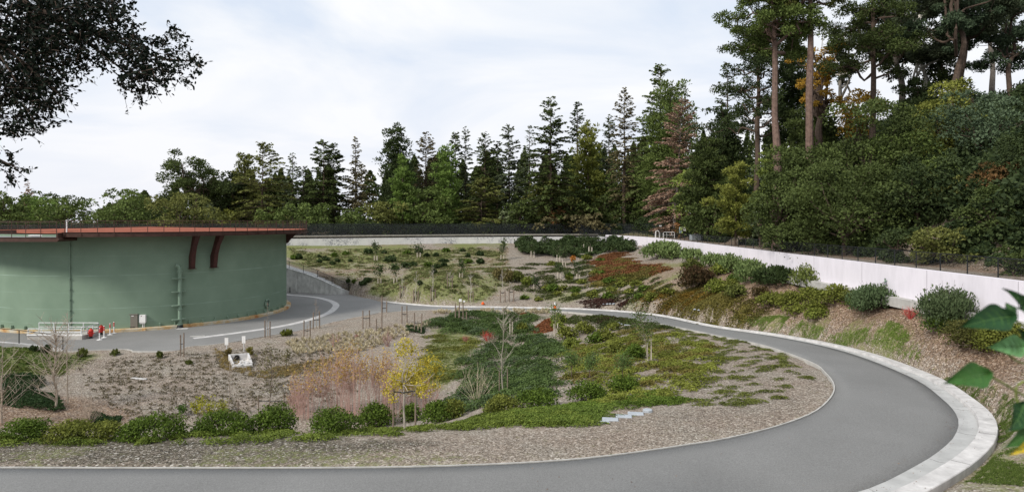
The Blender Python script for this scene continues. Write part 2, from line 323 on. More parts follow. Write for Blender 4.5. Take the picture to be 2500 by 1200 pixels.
go = link('ground', np.c_[gx.ravel(), gy.ravel(), gz.ravel()], q, GM, smooth=True)
tag(go, 'mulched basin and slopes around the tank and loop road', kind='structure')
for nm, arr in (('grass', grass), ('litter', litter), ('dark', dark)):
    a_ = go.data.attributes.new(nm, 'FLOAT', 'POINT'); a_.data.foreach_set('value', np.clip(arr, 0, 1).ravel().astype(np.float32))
# ground beyond the walls: strips following the wall out to the horizon
wp = spline([(x, y, 0) for x, y in WALL], 260)[:, :2]; dn = np.gradient(wp, axis=0); dn /= np.linalg.norm(dn, axis=1)[:, None]; nr = np.c_[dn[:, 1], -dn[:, 0]]
for _ in range(25): nr[1:-1] = (nr[:-2] + nr[1:-1] * 2 + nr[2:]) / 4
nr /= np.linalg.norm(nr, axis=1)[:, None]
offs = [.18, .8, 1.6, 2.4, 3.2, 4, 5, 6, 7.5, 9, 11, 13, 16, 20, 25, 31, 38, 46, 60, 90, 150, 300, 900, 2200]
V = []; 
for o_ in offs:
    p = wp + nr * o_; V.append(np.c_[p, hill(p[:, 0], p[:, 1])])
V = np.array(V); nw = len(wp); idx = np.arange(len(offs) * nw).reshape(len(offs), nw)
q = np.stack([idx[:-1, :-1], idx[1:, :-1], idx[1:, 1:], idx[:-1, 1:]], -1).reshape(-1, 4)
ho = link('hillside', V.reshape(-1, 3), q, GM, smooth=True); tag(ho, 'leaf-strewn hillside above the retaining walls', kind='structure')
dd = np.repeat(offs, nw)
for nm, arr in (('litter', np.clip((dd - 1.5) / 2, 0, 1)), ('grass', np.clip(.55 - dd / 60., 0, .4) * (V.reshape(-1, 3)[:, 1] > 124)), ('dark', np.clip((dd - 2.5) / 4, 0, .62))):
    a_ = ho.data.attributes.new(nm, 'FLOAT', 'POINT'); a_.data.foreach_set('value', arr.astype(np.float32))
# left and behind the camera: outer sheet
V = []; 
bx = [-96, -140, -300, -1500]; ys = np.arange(-6, 148.1, 4)
lz = ground(np.full(len(ys), -96.), ys)
V = [np.c_[np.full(len(ys), x), ys, lz * (1 - k) + 7 * k] for x, k in zip(bx, (0, .5, 1, 1))]; n0 = len(ys)
idx = np.arange(4 * n0).reshape(4, n0); q = np.stack([idx[:-1, :-1], idx[:-1, 1:], idx[1:, 1:], idx[1:, :-1]], -1).reshape(-1, 4)
tag(link('terrain', np.vstack(V), q, M('outer_soil', (.08, .07, .045), .95, .4, .3)), 'ground running away to the left of the tank', kind='structure')
# ------------------------------------------------------------------ road, kerbs, yard
def asphalt(name, c):
    m, t, b = nodes(name); n = t.nodes.new; l = t.links.new; tx = n('ShaderNodeTexCoord')
    z = n('ShaderNodeTexNoise'); z.inputs['Scale'].default_value = .28; z.inputs['Detail'].default_value = 6; z.inputs['Roughness'].default_value = .55; l(tx.outputs['Object'], z.inputs['Vector'])
    z2 = n('ShaderNodeTexNoise'); z2.inputs['Scale'].default_value = 24; z2.inputs['Detail'].default_value = 5; z2.inputs['Roughness'].default_value = .9; l(tx.outputs['Object'], z2.inputs['Vector'])
    r = n('ShaderNodeValToRGB'); r.color_ramp.elements[0].position = .3; r.color_ramp.elements[1].position = .72
    r.color_ramp.elements[0].color = tuple(x * .91 for x in c) + (1,); r.color_ramp.elements[1].color = tuple(x * 1.07 for x in c) + (1,); l(z.outputs['Fac'], r.inputs[0])
    r2 = n('ShaderNodeValToRGB'); r2.color_ramp.elements[0].position = .35; r2.color_ramp.elements[1].position = .68; r2.color_ramp.elements[0].color = (.62, .62, .62, 1); r2.color_ramp.elements[1].color = (1.3, 1.3, 1.3, 1); l(z2.outputs['Fac'], r2.inputs[0])
    mu = n('ShaderNodeMix'); mu.data_type = 'RGBA'; mu.blend_type = 'MULTIPLY'; mu.inputs[0].default_value = 1; l(r.outputs[0], mu.inputs[6]); l(r2.outputs[0], mu.inputs[7])
    l(mu.outputs[2], b.inputs['Base Color']); b.inputs['Roughness'].default_value = .85; b.inputs['Specular IOR Level'].default_value = .2
    bp = n('ShaderNodeBump'); bp.inputs['Strength'].default_value = .35; bp.inputs['Distance'].default_value = .02; l(z2.outputs['Fac'], bp.inputs['Height']); l(bp.outputs[0], b.inputs['Normal']); return m
ASP = asphalt('asphalt', (.205, .205, .2)); ASPY = asphalt('yard_asphalt', (.235, .232, .224))
CON = M('concrete', (.42, .41, .385), .85, .22, 1.3, .3); CONL = M('pale_concrete', (.5, .487, .475), .85, .26, 1.6, .25); CONG = M('gutter_concrete', (.40, .40, .39), .85, .18, 1.1, .2)
cols = 7; V = []
for k in range(cols):
    t = k / (cols - 1); p = INN * (1 - t) + OUT * t; p = p.copy(); p[:, 2] += .05 * (1 - (2 * t - 1) ** 2); V.append(p)
V = np.array(V); skirt = INN.copy(); skirt[:, 2] -= .3; sk2 = OUT.copy(); sk2[:, 2] -= .3; V = np.concatenate([skirt[None], V, sk2[None]]); idx = np.arange(V.shape[0] * 130).reshape(V.shape[0], 130)
q = np.stack([idx[:-1, :-1], idx[1:, :-1], idx[1:, 1:], idx[:-1, 1:]], -1).reshape(-1, 4)
tag(link('road', V.reshape(-1, 3), q[:, ::-1], ASP), 'grey asphalt loop road curving round the planted basin', kind='structure')
yo = link('yard', [(x, y, .0) for x, y in YARD] + [(x, y, -.3) for x, y in YARD], [tuple(range(len(YARD)))[::-1]] + [(i, (i + 1) % len(YARD), (i + 1) % len(YARD) + len(YARD), i + len(YARD)) for i in range(len(YARD))], ASPY)
tag(yo, 'level asphalt yard around the green tank', kind='structure')
def varsweep(path, secs):                      # path with a section per point
    V = []; Fc = []; P = np.asarray(path, float); m = len(P); k = len(secs[0])
    d = np.gradient(P[:, :2], axis=0); d /= np.linalg.norm(d, axis=1)[:, None]
    for i in range(m):
        for o, z in secs[i]: V.append((P[i][0] + d[i][1] * o, P[i][1] - d[i][0] * o, P[i][2] + z))
    for i in range(m - 1):
        for j in range(k - 1): Fc.append((i * k + j, i * k + j + 1, (i + 1) * k + j + 1, (i + 1) * k + j))
    return V, Fc
# the outer line runs away from the camera on the far leg: the bank is on its right-hand side
KO = OUT[22:]; wid = np.interp(np.arange(len(KO)), [0, 25, 38, 55, len(KO)], [1.15, 1.26, 1.1, .52, .42])
tag(link('gutter', *varsweep(KO, [[(0, -.2), (0, .004), (w * .25, -.03), (w * .5, .0), (w * .5, -.2)] for w in wid]), CONG), 'shallow concrete gutter along the outer edge of the road', kind='structure')
tag(link('kerb', *varsweep(KO, [[(w * .5 + .003, -.2), (w * .5 + .003, .02), (w * .5 + .03, .13), (w - .02, .135), (w, .11), (w, -.3)] for w in wid]), CONL), 'broad pale concrete kerb round the outside of the loop', kind='structure')
ik = np.vstack([INN[:126], spline(yard_in, 60)[1:]])
tag(link('edging', *varsweep(ik, [[(-.002, .0), (-.002, .035), (-.065, .035), (-.065, -.3)] for _ in ik]), CON), 'thin concrete edging on the inner side of road and yard', kind='structure')
# joints in gutter and kerb
jm = MB()
for i in range(6, 60, 4):
    p = KO[i]; d = KO[i + 1][:2] - KO[i - 1][:2]; d /= np.linalg.norm(d); n_ = np.array([d[1], -d[0]]); w = wid[i]
    a_ = p[:2] + n_ * .02; b_ = p[:2] + n_ * (w * .5 - .02)
    jm.tube([(a_[0], a_[1], p[2] - .004), ((a_[0] + b_[0]) / 2, (a_[1] + b_[1]) / 2, p[2] - .034), (b_[0], b_[1], p[2] - .008)], .011, 4)
    a_ = p[:2] + n_ * (w * .5 + .05); b_ = p[:2] + n_ * (w - .03); jm.tube([(a_[0], a_[1], p[2] + .13), (b_[0], b_[1], p[2] + .131)], .009, 4)
tag(jm.build('kerb_joints', M('joint', (.1, .1, .095), .9)), 'dark joints across the gutter and kerb', kind='structure')
# drain channel ringing the yard
dc = spline([wpt(x, y, 0) for x, y in ((690, 717), (712, 720), (742, 722), (775, 726), (800, 732), (816, 739), (820, 747), (806, 761), (780, 772), (740, 784), (690, 795), (640, 803), (570, 813), (500, 822), (472, 825))], 80)
tag(MB().sweep(dc, [(-.42, .004), (-.42, .012), (.42, .012), (.42, .004)]).build('drain_channel', CONL), 'pale concrete drainage strip curving across the yard', kind='structure')
# ------------------------------------------------------------------ concrete walls
def wall_mat(name, c, stain=.3, scr=0.0, streak=.5):
    m, t, b = nodes(name); n = t.nodes.new; l = t.links.new; tx = n('ShaderNodeTexCoord'); mp = n('ShaderNodeMapping'); mp.inputs['Scale'].default_value = (1, 1, streak); l(tx.outputs['Object'], mp.inputs[0])
    z = n('ShaderNodeTexNoise'); z.inputs['Scale'].default_value = 1.6; z.inputs['Detail'].default_value = 8; z.inputs['Roughness'].default_value = .65; l(mp.outputs[0], z.inputs['Vector'])
    r = n('ShaderNodeValToRGB'); r.color_ramp.elements[0].position = .3; r.color_ramp.elements[1].position = .66
    r.color_ramp.elements[0].color = tuple(x * (1 - stain) for x in c) + (1,); r.color_ramp.elements[1].color = c + (1,); l(z.outputs['Fac'], r.inputs[0]); o_ = r.outputs[0]
    if scr:
        mp2 = n('ShaderNodeMapping'); mp2.inputs['Scale'].default_value = (1, 1, 1.3); l(tx.outputs['Object'], mp2.inputs[0])
        w = n('ShaderNodeTexNoise'); w.inputs['Scale'].default_value = 1.5; w.inputs['Detail'].default_value = 2.5; w.inputs['Distortion'].default_value = 1.4; l(mp2.outputs[0], w.inputs['Vector'])
        r2 = n('ShaderNodeValToRGB'); e = r2.color_ramp.elements; e[0].position = .445; e[0].color = (0, 0, 0, 1); e[1].position = .47; e[1].color = (1, 1, 1, 1)
        for p_, v_ in ((.52, 1), (.545, 0)): q_ = e.new(p_); q_.color = (v_, v_, v_, 1)
        l(w.outputs['Fac'], r2.inputs[0])
        bigN = n('ShaderNodeTexNoise'); bigN.inputs['Scale'].default_value = .16; l(tx.outputs['Object'], bigN.inputs['Vector'])
        sp = n('ShaderNodeSeparateXYZ'); l(tx.outputs['Object'], sp.inputs[0])
        zr = n('ShaderNodeMapRange'); zr.inputs[1].default_value = 7.35; zr.inputs[2].default_value = 7.15; l(sp.outputs['Z'], zr.inputs[0])
        br = n('ShaderNodeMapRange'); br.inputs[1].default_value = .42; br.inputs[2].default_value = .5; l(bigN.outputs['Fac'], br.inputs[0])
        mm = n('ShaderNodeMath'); mm.operation = 'MULTIPLY'; l(br.outputs[0], mm.inputs[0]); l(zr.outputs[0], mm.inputs[1])
        m3 = n('ShaderNodeMath'); m3.operation = 'MULTIPLY'; l(mm.outputs[0], m3.inputs[0]); l(r2.outputs[0], m3.inputs[1]); m4 = n('ShaderNodeMath'); m4.operation = 'MULTIPLY'; l(m3.outputs[0], m4.inputs[0]); m4.inputs[1].default_value = scr
        q_ = n('ShaderNodeMix'); q_.data_type = 'RGBA'; l(m4.outputs[0], q_.inputs[0]); l(o_, q_.inputs[6]); q_.inputs[7].default_value = (.16, .17, .2, 1); o_ = q_.outputs[2]
    l(o_, b.inputs['Base Color']); b.inputs['Roughness'].default_value = .8; b.inputs['Specular IOR Level'].default_value = .2; return m
PINKW = wall_mat('white_wall_paint', (.75, .715, .77), .12, 0, .3); GRAF = wall_mat('scribbled_white_wall', (.68, .67, .65), .14, .85); CONW = wall_mat('stained_concrete', (.7, .7, .68), .42, 0, .6); STRIP = wall_mat('parapet_concrete', (.36, .34, .30), .4, 0, .2)
wq = lambda a_, b_: spline([(x, y, 0) for x, y in WALL], 400)[a_:b_]
full = spline([(x, y, 0) for x, y in WALL], 400)
i1 = int(np.argmax(full[:, 1] > 144.2)); i0 = 0
t = empty('retaining_wall', (26, 60, 5), 'long white painted retaining wall under black railing, right of the road', 'wall')
seg = full[:i1]; seg = seg.copy(); seg[:, 2] = 3.0
def wsec(path, z0, z1, th, name, mat, parent, cap=0.03):
    m = MB(); P = np.asarray(path).copy(); P[:, 2] = 0
    m.sweep(P, [(-th / 2, z0), (-th / 2, z1), (th / 2, z1), (th / 2, z0)]); return m.build(name, mat, parent, org=parent.location if parent else None)
wsec(seg, 2.5, 8.02, .4, 'wall_face', PINKW, t)
m = MB(); P = seg.copy(); P[:, 2] = 0; 
fp = seg[(seg[:, 1] > 15) & (seg[:, 1] < 62)]; fp = fp.copy(); fp[:, 2] = 0; m.sweep(fp, [(-.75, 5.4), (-.75, 6.02), (-.203, 6.02), (-.203, 5.4)]); m.build('footing_ledge', CON, t, org=t.location)
jm = MB()
for y in (34.0, 41.5, 49.2, 57, 65, 80, 95): jm.box((25.797, y, 7.0), (.008, .03, 2.0))
jm.build('wall_joint', M('joint2', (.32, .3, .33), .9), t, org=t.location)
tw = empty('graffiti_wall', (-20, 135, 5), 'far low white wall covered with grey scribbled graffiti', 'wall')
seg2 = full[i1 - 1:]; wsec(seg2, 4.5, 7.62, .4, 'wall_face', GRAF, tw)
tp = empty('parapet_wall', (-20, 136, 7), 'bare concrete parapet behind the far graffiti wall', 'wall')
dn2 = np.gradient(seg2[:, :2], axis=0); dn2 /= np.linalg.norm(dn2, axis=1)[:, None]; s3 = seg2[3:].copy(); s3[:, 0] += dn2[3:, 1] * 1.2; s3[:, 1] -= dn2[3:, 0] * 1.2
wsec(s3, 6.9, 8.2, .3, 'wall_face', STRIP, tp)
# tank-side retaining wall with curved sloping top
rw = empty('curved_retaining_wall', (-30, 101, 0), 'grey stained concrete wall with sloping top beside the tank', 'wall')
WB = spline(WALLB, 60); dist = np.r_[0, np.cumsum(np.linalg.norm(np.diff(WB[:, :2], axis=0), axis=1))]
def rwtop(d_): return np.interp(d_, [0, .6, 2, 5, 8, 11, 14, 30], [.25, .5, 1.0, 2.1, 2.95, 3.6, 4.15, 5.6])
V = []; Fc = []; gr_ = np.gradient(WB[:, :2], axis=0); gr_ /= np.linalg.norm(gr_, axis=1)[:, None]
for i, p in enumerate(WB):
    nx_, ny_ = gr_[i][1], -gr_[i][0]; h_ = rwtop(dist[i])
    for o_, z in ((-.02, -.4), (-.02, h_ - .12), (-.08, h_ - .118), (-.08, h_), (1.5, h_), (1.5, -.4)): V.append((p[0] + nx_ * o_, p[1] + ny_ * o_, z))
for i in range(len(WB) - 1):
    for j in range(5): Fc.append((i * 6 + j, i * 6 + j + 1, i * 6 + 7 + j, i * 6 + 6 + j))
Fc += [(0, 1, 2, 3, 4, 5)]
link('wall_face', V, Fc, CONW, rw, org=rw.location)
jm = MB()
for d_ in (3.2, 6.2, 9.2):
    i = int(np.argmax(dist > d_)); p = WB[i]; nx_, ny_ = gr_[i][1], -gr_[i][0]; jm.box((p[0] - nx_ * .023, p[1] - ny_ * .023, rwtop(d_) / 2), (.03, .01, rwtop(d_) - .3), math.atan2(gr_[i][1], gr_[i][0]))
jm.build('wall_joint', M('joint3', (.13, .13, .125), .9), rw, org=rw.location)
BLK = M('black_metal', (.012, .014, .016), .45, .1, 3, 0, .3, .5)
# wing wall on the left
ww = empty('wing_wall', wpt(155, 857, 0), 'pale sloping concrete wing wall at the left corner of the yard', 'wall')
WG = spline(WING, 30); dw = np.r_[0, np.cumsum(np.linalg.norm(np.diff(WG[:, :2], axis=0), axis=1))]; gw = np.gradient(WG[:, :2], axis=0); gw /= np.linalg.norm(gw, axis=1)[:, None]
wtop = lambda d_: np.interp(d_, [0, 3, 6.6, 14], [.12, .75, 1.45, 3.6]); V = []; Fc = []
for i, p in enumerate(WG):
    nx_, ny_ = gw[i][1], -gw[i][0]; h_ = float(wtop(dw[i]))
    for o_, z in ((-.28, -.5), (-.28, h_), (.28, h_), (.28, -.5)): V.append((p[0] + nx_ * o_, p[1] + ny_ * o_, z))
for i in range(len(WG) - 1):
    for j in range(3): Fc.append((i * 4 + j, i * 4 + j + 1, i * 4 + 5 + j, i * 4 + 4 + j))
Fc.append((0, 1, 2, 3)); link('wall_face', V, Fc, CONL, ww, org=ww.location)
# ------------------------------------------------------------------ railings and fences
def railing(name, label, path, zs, h, spacing, mat, cat='railing', rails=(1.0,), r=.03, mesh=0., first=0.0, group=None, r_post=None, skirt=.02):
    P = np.asarray(path, float); dd_ = np.r_[0, np.cumsum(np.linalg.norm(np.diff(P[:, :2], axis=0), axis=1))]
    pt = lambda d_: np.array([np.interp(d_, dd_, P[:, 0]), np.interp(d_, dd_, P[:, 1]), np.interp(d_, dd_, zs)])
    root = empty(name, tuple(pt(0)), label, cat, group); og = root.location.copy()
    ds = np.arange(first, dd_[-1], spacing)
    for d_ in ds:
        b_ = pt(d_); MB().tube([b_ - (0, 0, .06), b_ + (0, 0, h)], r_post or r * 1.25, 6).build('post', mat, root, org=og)
    m = MB(); fine = np.arange(0, dd_[-1] + .01, max(spacing / 2, .8))
    for k in rails: m.tube([pt(d_) + (0, 0, h * k) for d_ in fine], r, 5)
    m.build('rail', mat, root, org=og)
    if mesh:
        V = []; Fc = []
        for i, d_ in enumerate(fine): b_ = pt(d_); V += [b_ + (0, 0, skirt), b_ + (0, 0, h * .98)]
        for i in range(len(fine) - 1): Fc.append((2 * i, 2 * i + 2, 2 * i + 3, 2 * i + 1))
        link('mesh_panel', V, Fc, mesh_mat(mesh), root, org=og)
    return root
def mesh_mat(cov):
    k = ('mesh', cov)
    if k in _m: return _m[k]
    m, t, b = nodes('chain_link'); n = t.nodes.new; l = t.links.new; b.inputs['Base Color'].default_value = (.012, .015, .018, 1); b.inputs['Roughness'].default_value = .6
    tr = n('ShaderNodeBsdfTransparent'); ms = n('ShaderNodeMixShader'); ms.inputs[0].default_value = cov; l(tr.outputs[0], ms.inputs[1]); l(b.outputs[0], ms.inputs[2]); l(ms.outputs[0], t.nodes['Material Output'].inputs['Surface'])
    _m[k] = m; return m
g1 = full[(np.arange(400) < int(np.argmax(full[:, 1] > 123)))]; g1 = g1[g1[:, 1] > 24]; g1 = g1.copy(); g1[:, 0] += .45
railing('guard_fence', 'low black chain-link guard fence on the long white wall', g1, hill(g1[:, 0], g1[:, 1]), 1.12, 2.45, BLK, 'fence', (1.0,), .028, .22)
g2 = full[int(np.argmax(full[:, 1] > 125)):i1].copy(); g2[:, 0] += .4
railing('guard_fence', 'short black guard fence above the corner where the white walls meet', np.vstack([g2, [(14, 145.0, 0)]]), np.full(len(g2) + 1, 8.0), 1.12, 2.45, BLK, 'fence', (1.0,), .035, .3)
ff = seg2.copy(); ff[:, 0] += dn2[:, 1] * 3.2; ff[:, 1] -= dn2[:, 0] * 3.2; ff = np.vstack([[(29.5, 128, 0), (27, 142, 0), (24, 149, 0)], ff[4:]])
railing('chain_link_fence', 'tall black chain-link fence along the edge of the far woods', ff, np.full(len(ff), 7.9), 2.5, 3.0, BLK, 'fence', (1.0,), .03, .55, r_post=.045)
rr_ = WB[:48].copy(); 
railing('handrail_fence', 'black mesh railing stepping down the curved wall by the tank', np.c_[rr_[:, 0] + .0, rr_[:, 1] + .25, rr_[:, 2]], rwtop(dist[:48]), 1.1, 2.7, BLK, 'railing', (1.0,), .03, .35, first=.6)
wr = WG.copy(); railing('handrail', 'black sloping handrail on the wing wall at far left', wr, wtop(dw), 1.1, 3.3, BLK, 'railing', (1.0,), .03, 0, first=.05)
# ------------------------------------------------------------------ the tank
TANK = empty('water_tank', (TC[0], TC[1], 0), 'huge round green water tank with rust-brown overhanging roof deck', 'water tank'); tog = TANK.location.copy()
def tank_mat():
    m, t, b = nodes('green_tank_paint'); n = t.nodes.new; l = t.links.new; tx = n('ShaderNodeTexCoord'); sp = n('ShaderNodeSeparateXYZ'); l(tx.outputs['Object'], sp.inputs[0])
    z = n('ShaderNodeTexNoise'); z.inputs['Scale'].default_value = .35; z.inputs['Detail'].default_value = 7; z.inputs['Roughness'].default_value = .6; l(tx.outputs['Object'], z.inputs['Vector'])
    r = n('ShaderNodeValToRGB'); r.color_ramp.elements[0].position = .25; r.color_ramp.elements[1].position = .75; r.color_ramp.elements[0].color = (.165, .235, .172, 1); r.color_ramp.elements[1].color = (.225, .305, .228, 1); l(z.outputs['Fac'], r.inputs[0])
    br = n('ShaderNodeTexNoise'); br.inputs['Scale'].default_value = .5; br.inputs['Detail'].default_value = 5; l(tx.outputs['Object'], br.inputs['Vector'])
    acc = None
    for zz, w, s in ((7.55, .02, .35), (5.62, .03, .8), (3.95, .025, .3), (2.35, .03, .75), (.95, .025, .55)):
        c = n('ShaderNodeMath'); c.operation = 'SUBTRACT'; l(sp.outputs['Z'], c.inputs[0]); c.inputs[1].default_value = zz; a_ = n('ShaderNodeMath'); a_.operation = 'ABSOLUTE'; l(c.outputs[0], a_.inputs[0])
        mr = n('ShaderNodeMapRange'); mr.inputs[1].default_value = 0; mr.inputs[2].default_value = w * 1.5; mr.inputs[3].default_value = s; mr.inputs[4].default_value = 0; l(a_.outputs[0], mr.inputs[0])
        if acc is None: acc = mr.outputs[0]
        else: q_ = n('ShaderNodeMath'); q_.operation = 'ADD'; l(acc, q_.inputs[0]); l(mr.outputs[0], q_.inputs[1]); acc = q_.outputs[0]
    mu = n('ShaderNodeMath'); mu.operation = 'MULTIPLY'; l(acc, mu.inputs[0]); rr2 = n('ShaderNodeMapRange'); rr2.inputs[1].default_value = .35; rr2.inputs[2].default_value = .65; l(br.outputs['Fac'], rr2.inputs[0]); l(rr2.outputs[0], mu.inputs[1])
    mx_ = n('ShaderNodeMix'); mx_.data_type = 'RGBA'; l(mu.outputs[0], mx_.inputs[0]); l(r.outputs[0], mx_.inputs[6]); mx_.inputs[7].default_value = (.36, .47, .4, 1); l(mx_.outputs[2], b.inputs['Base Color']); b.inputs['Roughness'].default_value = .85; b.inputs['Specular IOR Level'].default_value = .15
    zz2 = n('ShaderNodeTexNoise'); zz2.inputs['Scale'].default_value = .6; l(tx.outputs['Object'], zz2.inputs['Vector']); bp = n('ShaderNodeBump'); bp.inputs['Strength'].default_value = .3; bp.inputs['Distance'].default_value = .05; l(zz2.outputs['Fac'], bp.inputs['Height']); l(bp.outputs[0], b.inputs['Normal'])
    return m
GRN = tank_mat(); GRP = M('green_pipe_paint', (.2, .28, .21), .5, .12, 3)
RUST = M('rust_brown_steel', (.062, .03, .022), .65, .3, 2.5, .1); DECK = M('red_roof_membrane', (.29, .108, .075), 1, .2, .9, .2, 0, 0); GDECK = M('grey_deck', (.26, .27, .28), .8, .25, 1)
def footmat():
    m, t, b = nodes('rust_stained_footing'); n = t.nodes.new; l = t.links.new; tx = n('ShaderNodeTexCoord'); z = n('ShaderNodeTexNoise'); z.inputs['Scale'].default_value = .75; z.inputs['Detail'].default_value = 6; z.inputs['Roughness'].default_value = .7; l(tx.outputs['Object'], z.inputs['Vector'])
    r = n('ShaderNodeValToRGB'); e = r.color_ramp.elements; e[0].position = .4; e[0].color = (.5, .47, .38, 1); e[1].position = .68; e[1].color = (.36, .13, .035, 1); q_ = e.new(.55); q_.color = (.5, .34, .16, 1); l(z.outputs['Fac'], r.inputs[0]); l(r.outputs[0], b.inputs['Base Color']); b.inputs['Roughness'].default_value = .9; return m
FOOT = footmat()
P0 = (0, 0, 0)
tw2 = MB().lathe(P0, [(TR, .2), (TR, 3.4), (TR, 6.6), (TR, 9.72)], 160); tw2.F = tw2.F[:-2]; tw2.build('tank_wall', GRN, TANK, smooth=True)
MB().lathe(P0, [(TR - .1, -.1), (TR + .55, -.1), (TR + .55, .26), (TR + .5, .3), (TR - .1, .3)], 120).build('footing_ring', FOOT, TANK)
def ang(px, R):                                 # angle (round the tank centre) of the near point of radius R seen in a photo column
    d = np.array([(px - 1250) / F, 1.0]); A_ = d @ d; B_ = d @ np.array(TC); C_ = TC[0] ** 2 + TC[1] ** 2 - R * R; y = (B_ - math.sqrt(max(B_ * B_ - A_ * C_, 0))) / A_
    return math.atan2(y - TC[1], d[0] * y - TC[0])
aS = ang(152, RR)                               # where the raised red deck meets the lower grey platform
def pol(a_, r_, z): return (r_ * math.cos(a_), r_ * math.sin(a_), z)
aE = aS - math.radians(60)
arc = np.linspace(aS, aE + 2 * math.pi, 110)
rin = 13.0; na = len(arc); full_ = np.linspace(aS, aS + 2 * math.pi, 145)[:-1]
V = [pol(a_, RR, 9.95) for a_ in arc] + [pol(a_, rin, 10.05) for a_ in arc] + [pol(a_, RR, 9.75) for a_ in arc] + [pol(a_, rin, 9.75) for a_ in arc]
Fc = [(i, i + 1, na + i + 1, na + i) for i in range(na - 1)] + [(2 * na + i, 3 * na + i, 3 * na + i + 1, 2 * na + i + 1) for i in range(na - 1)] + [(i, 2 * na + i, 2 * na + i + 1, i + 1) for i in range(na - 1)]
k0 = len(V); V += [pol(a_, rin, 10.05) for a_ in full_] + [pol(a_, rin, 9.75) for a_ in full_] + [(0, 0, 10.32), (0, 0, 9.75)]; nf = len(full_)
for i in range(nf): q_ = (i + 1) % nf; Fc += [(k0 + i, k0 + q_, k0 + 2 * nf), (k0 + nf + q_, k0 + nf + i, k0 + 2 * nf + 1), (k0 + i, k0 + nf + i, k0 + nf + q_, k0 + q_)]
link('roof_deck', V, Fc, DECK, TANK)
def fascia(name, arc_, R_, z0, z1):
    V = []; Fc = []
    for a_ in arc_: V += [pol(a_, R_ + .003, z0), pol(a_, R_ + .003, z1), pol(a_, R_ + .13, z1), pol(a_, R_ + .13, z1 - .03), pol(a_, R_ + .07, z1 - .03), pol(a_, R_ + .07, z0 + .03), pol(a_, R_ + .13, z0 + .03), pol(a_, R_ + .13, z0)]
    for i in range(len(arc_) - 1):
        for j in range(8): Fc.append((i * 8 + j, i * 8 + (j + 1) % 8, (i + 1) * 8 + (j + 1) % 8, (i + 1) * 8 + j))
    Fc += [tuple(range(8)), tuple(range(8 * len(arc_) - 8, 8 * len(arc_)))[::-1]]
    return link(name, V, Fc, RUST, TANK)
fascia('fascia', arc, RR, 9.52, 9.985)
arc2 = np.linspace(aE, aS, 40); RL = RR + .75
pl = [pol(a_, RL, 9.5) for a_ in arc2] + [pol(a_, 12.6, 9.5) for a_ in arc2[::-1]]; pb = [(x_, y_, 9.3) for x_, y_, z_ in pl]; n_ = len(pl)
link('lower_platform', pl + pb, [tuple(range(n_)), tuple(range(n_, 2 * n_))[::-1]] + [(i, i + n_, (i + 1) % n_ + n_, (i + 1) % n_) for i in range(n_)], GDECK, TANK)
fascia('platform_fascia', arc2, RL, 9.1, 9.54)
for a_e in (aS, aE):  # filler walls added at both platform ends to stop sun leaking through
    rc_ = (12.4 + RL + .1) / 2; MB().box(pol(a_e, rc_, 9.54), (RL + .1 - 12.4, .09, .8), a_e).build('step_filler_wall', RUST, TANK)
mm = MB(); p1, p2 = np.array(pol(aS, RL, 0)), np.array(pol(aE, RL, 0)); ex = np.array(pol(aS, RL + .13, 0)); inn = np.array(pol(aS, RR - 2, 0))
mm.tube([(ex[0], ex[1], 9.32), (inn[0], inn[1], 9.32)], .2, 4); mm.build('platform_end_beam', RUST, TANK)
# railing
rail = bpy.data.objects.new('railing_root', None)
def ring(a_list, R_, z, r_): return MB().tube([pol(a_, R_, z) for a_ in a_list], r_, 5)
m = MB()
for k, z in enumerate((1.08, .82, .6, .38, .18)): m.V += []; mm = ring(arc, RR + .02, 9.98 + z, .03 if k == 0 else .011); m.add(mm.V, mm.F)
RAIL = m.build('railing', RUST, TANK)
stp = 1.42 / RR; a_ = aS + .012; npost = 0
while a_ < aE + 2 * math.pi and npost < 78:
    MB().tube([pol(a_, RR + .02, 9.9), pol(a_, RR + .02, 11.06)], .032, 5).build('railing_post', RUST, RAIL)
    MB().box(pol(a_, RR + .14, 9.75), (.02, .1, .34), a_).build('post_bracket', RUST, RAIL) if npost < 22 else None
    a_ += stp; npost += 1
m = MB()
for k, z in enumerate((1.42, 1.1, .85, .6, .35, .15)): mm = ring(arc2, RL + .02, 9.52 + z, .03 if k == 0 else .012); m.add(mm.V, mm.F)
RL2 = m.build('platform_railing', RUST, TANK)
for k in range(10):
    a_ = aS - .005 - k * 1.42 / RL; MB().tube([pol(a_, RL + .02, 9.45), pol(a_, RL + .02, 10.94)], .034, 5).build('railing_post', RUST, RL2)
b0 = np.array(pol(ang(95, RR - 2.2), RR - 3.0, 9.5)); MB().box((b0[0], b0[1], 9.62), (2.6, 1.0, .12), .1).build('roof_hatch', M('white_metal', (.75, .74, .73), .5), TANK)
va = ang(163, RR - .8); MB().lathe(pol(va, RR - .8, 9.9), [(.06, 0), (.06, 1.1), (.1, 1.12), (.1, 1.2), (.03, 1.25)], 8).build('vent_pipe', M('white_metal', (.75, .74, .73), .5), TANK)
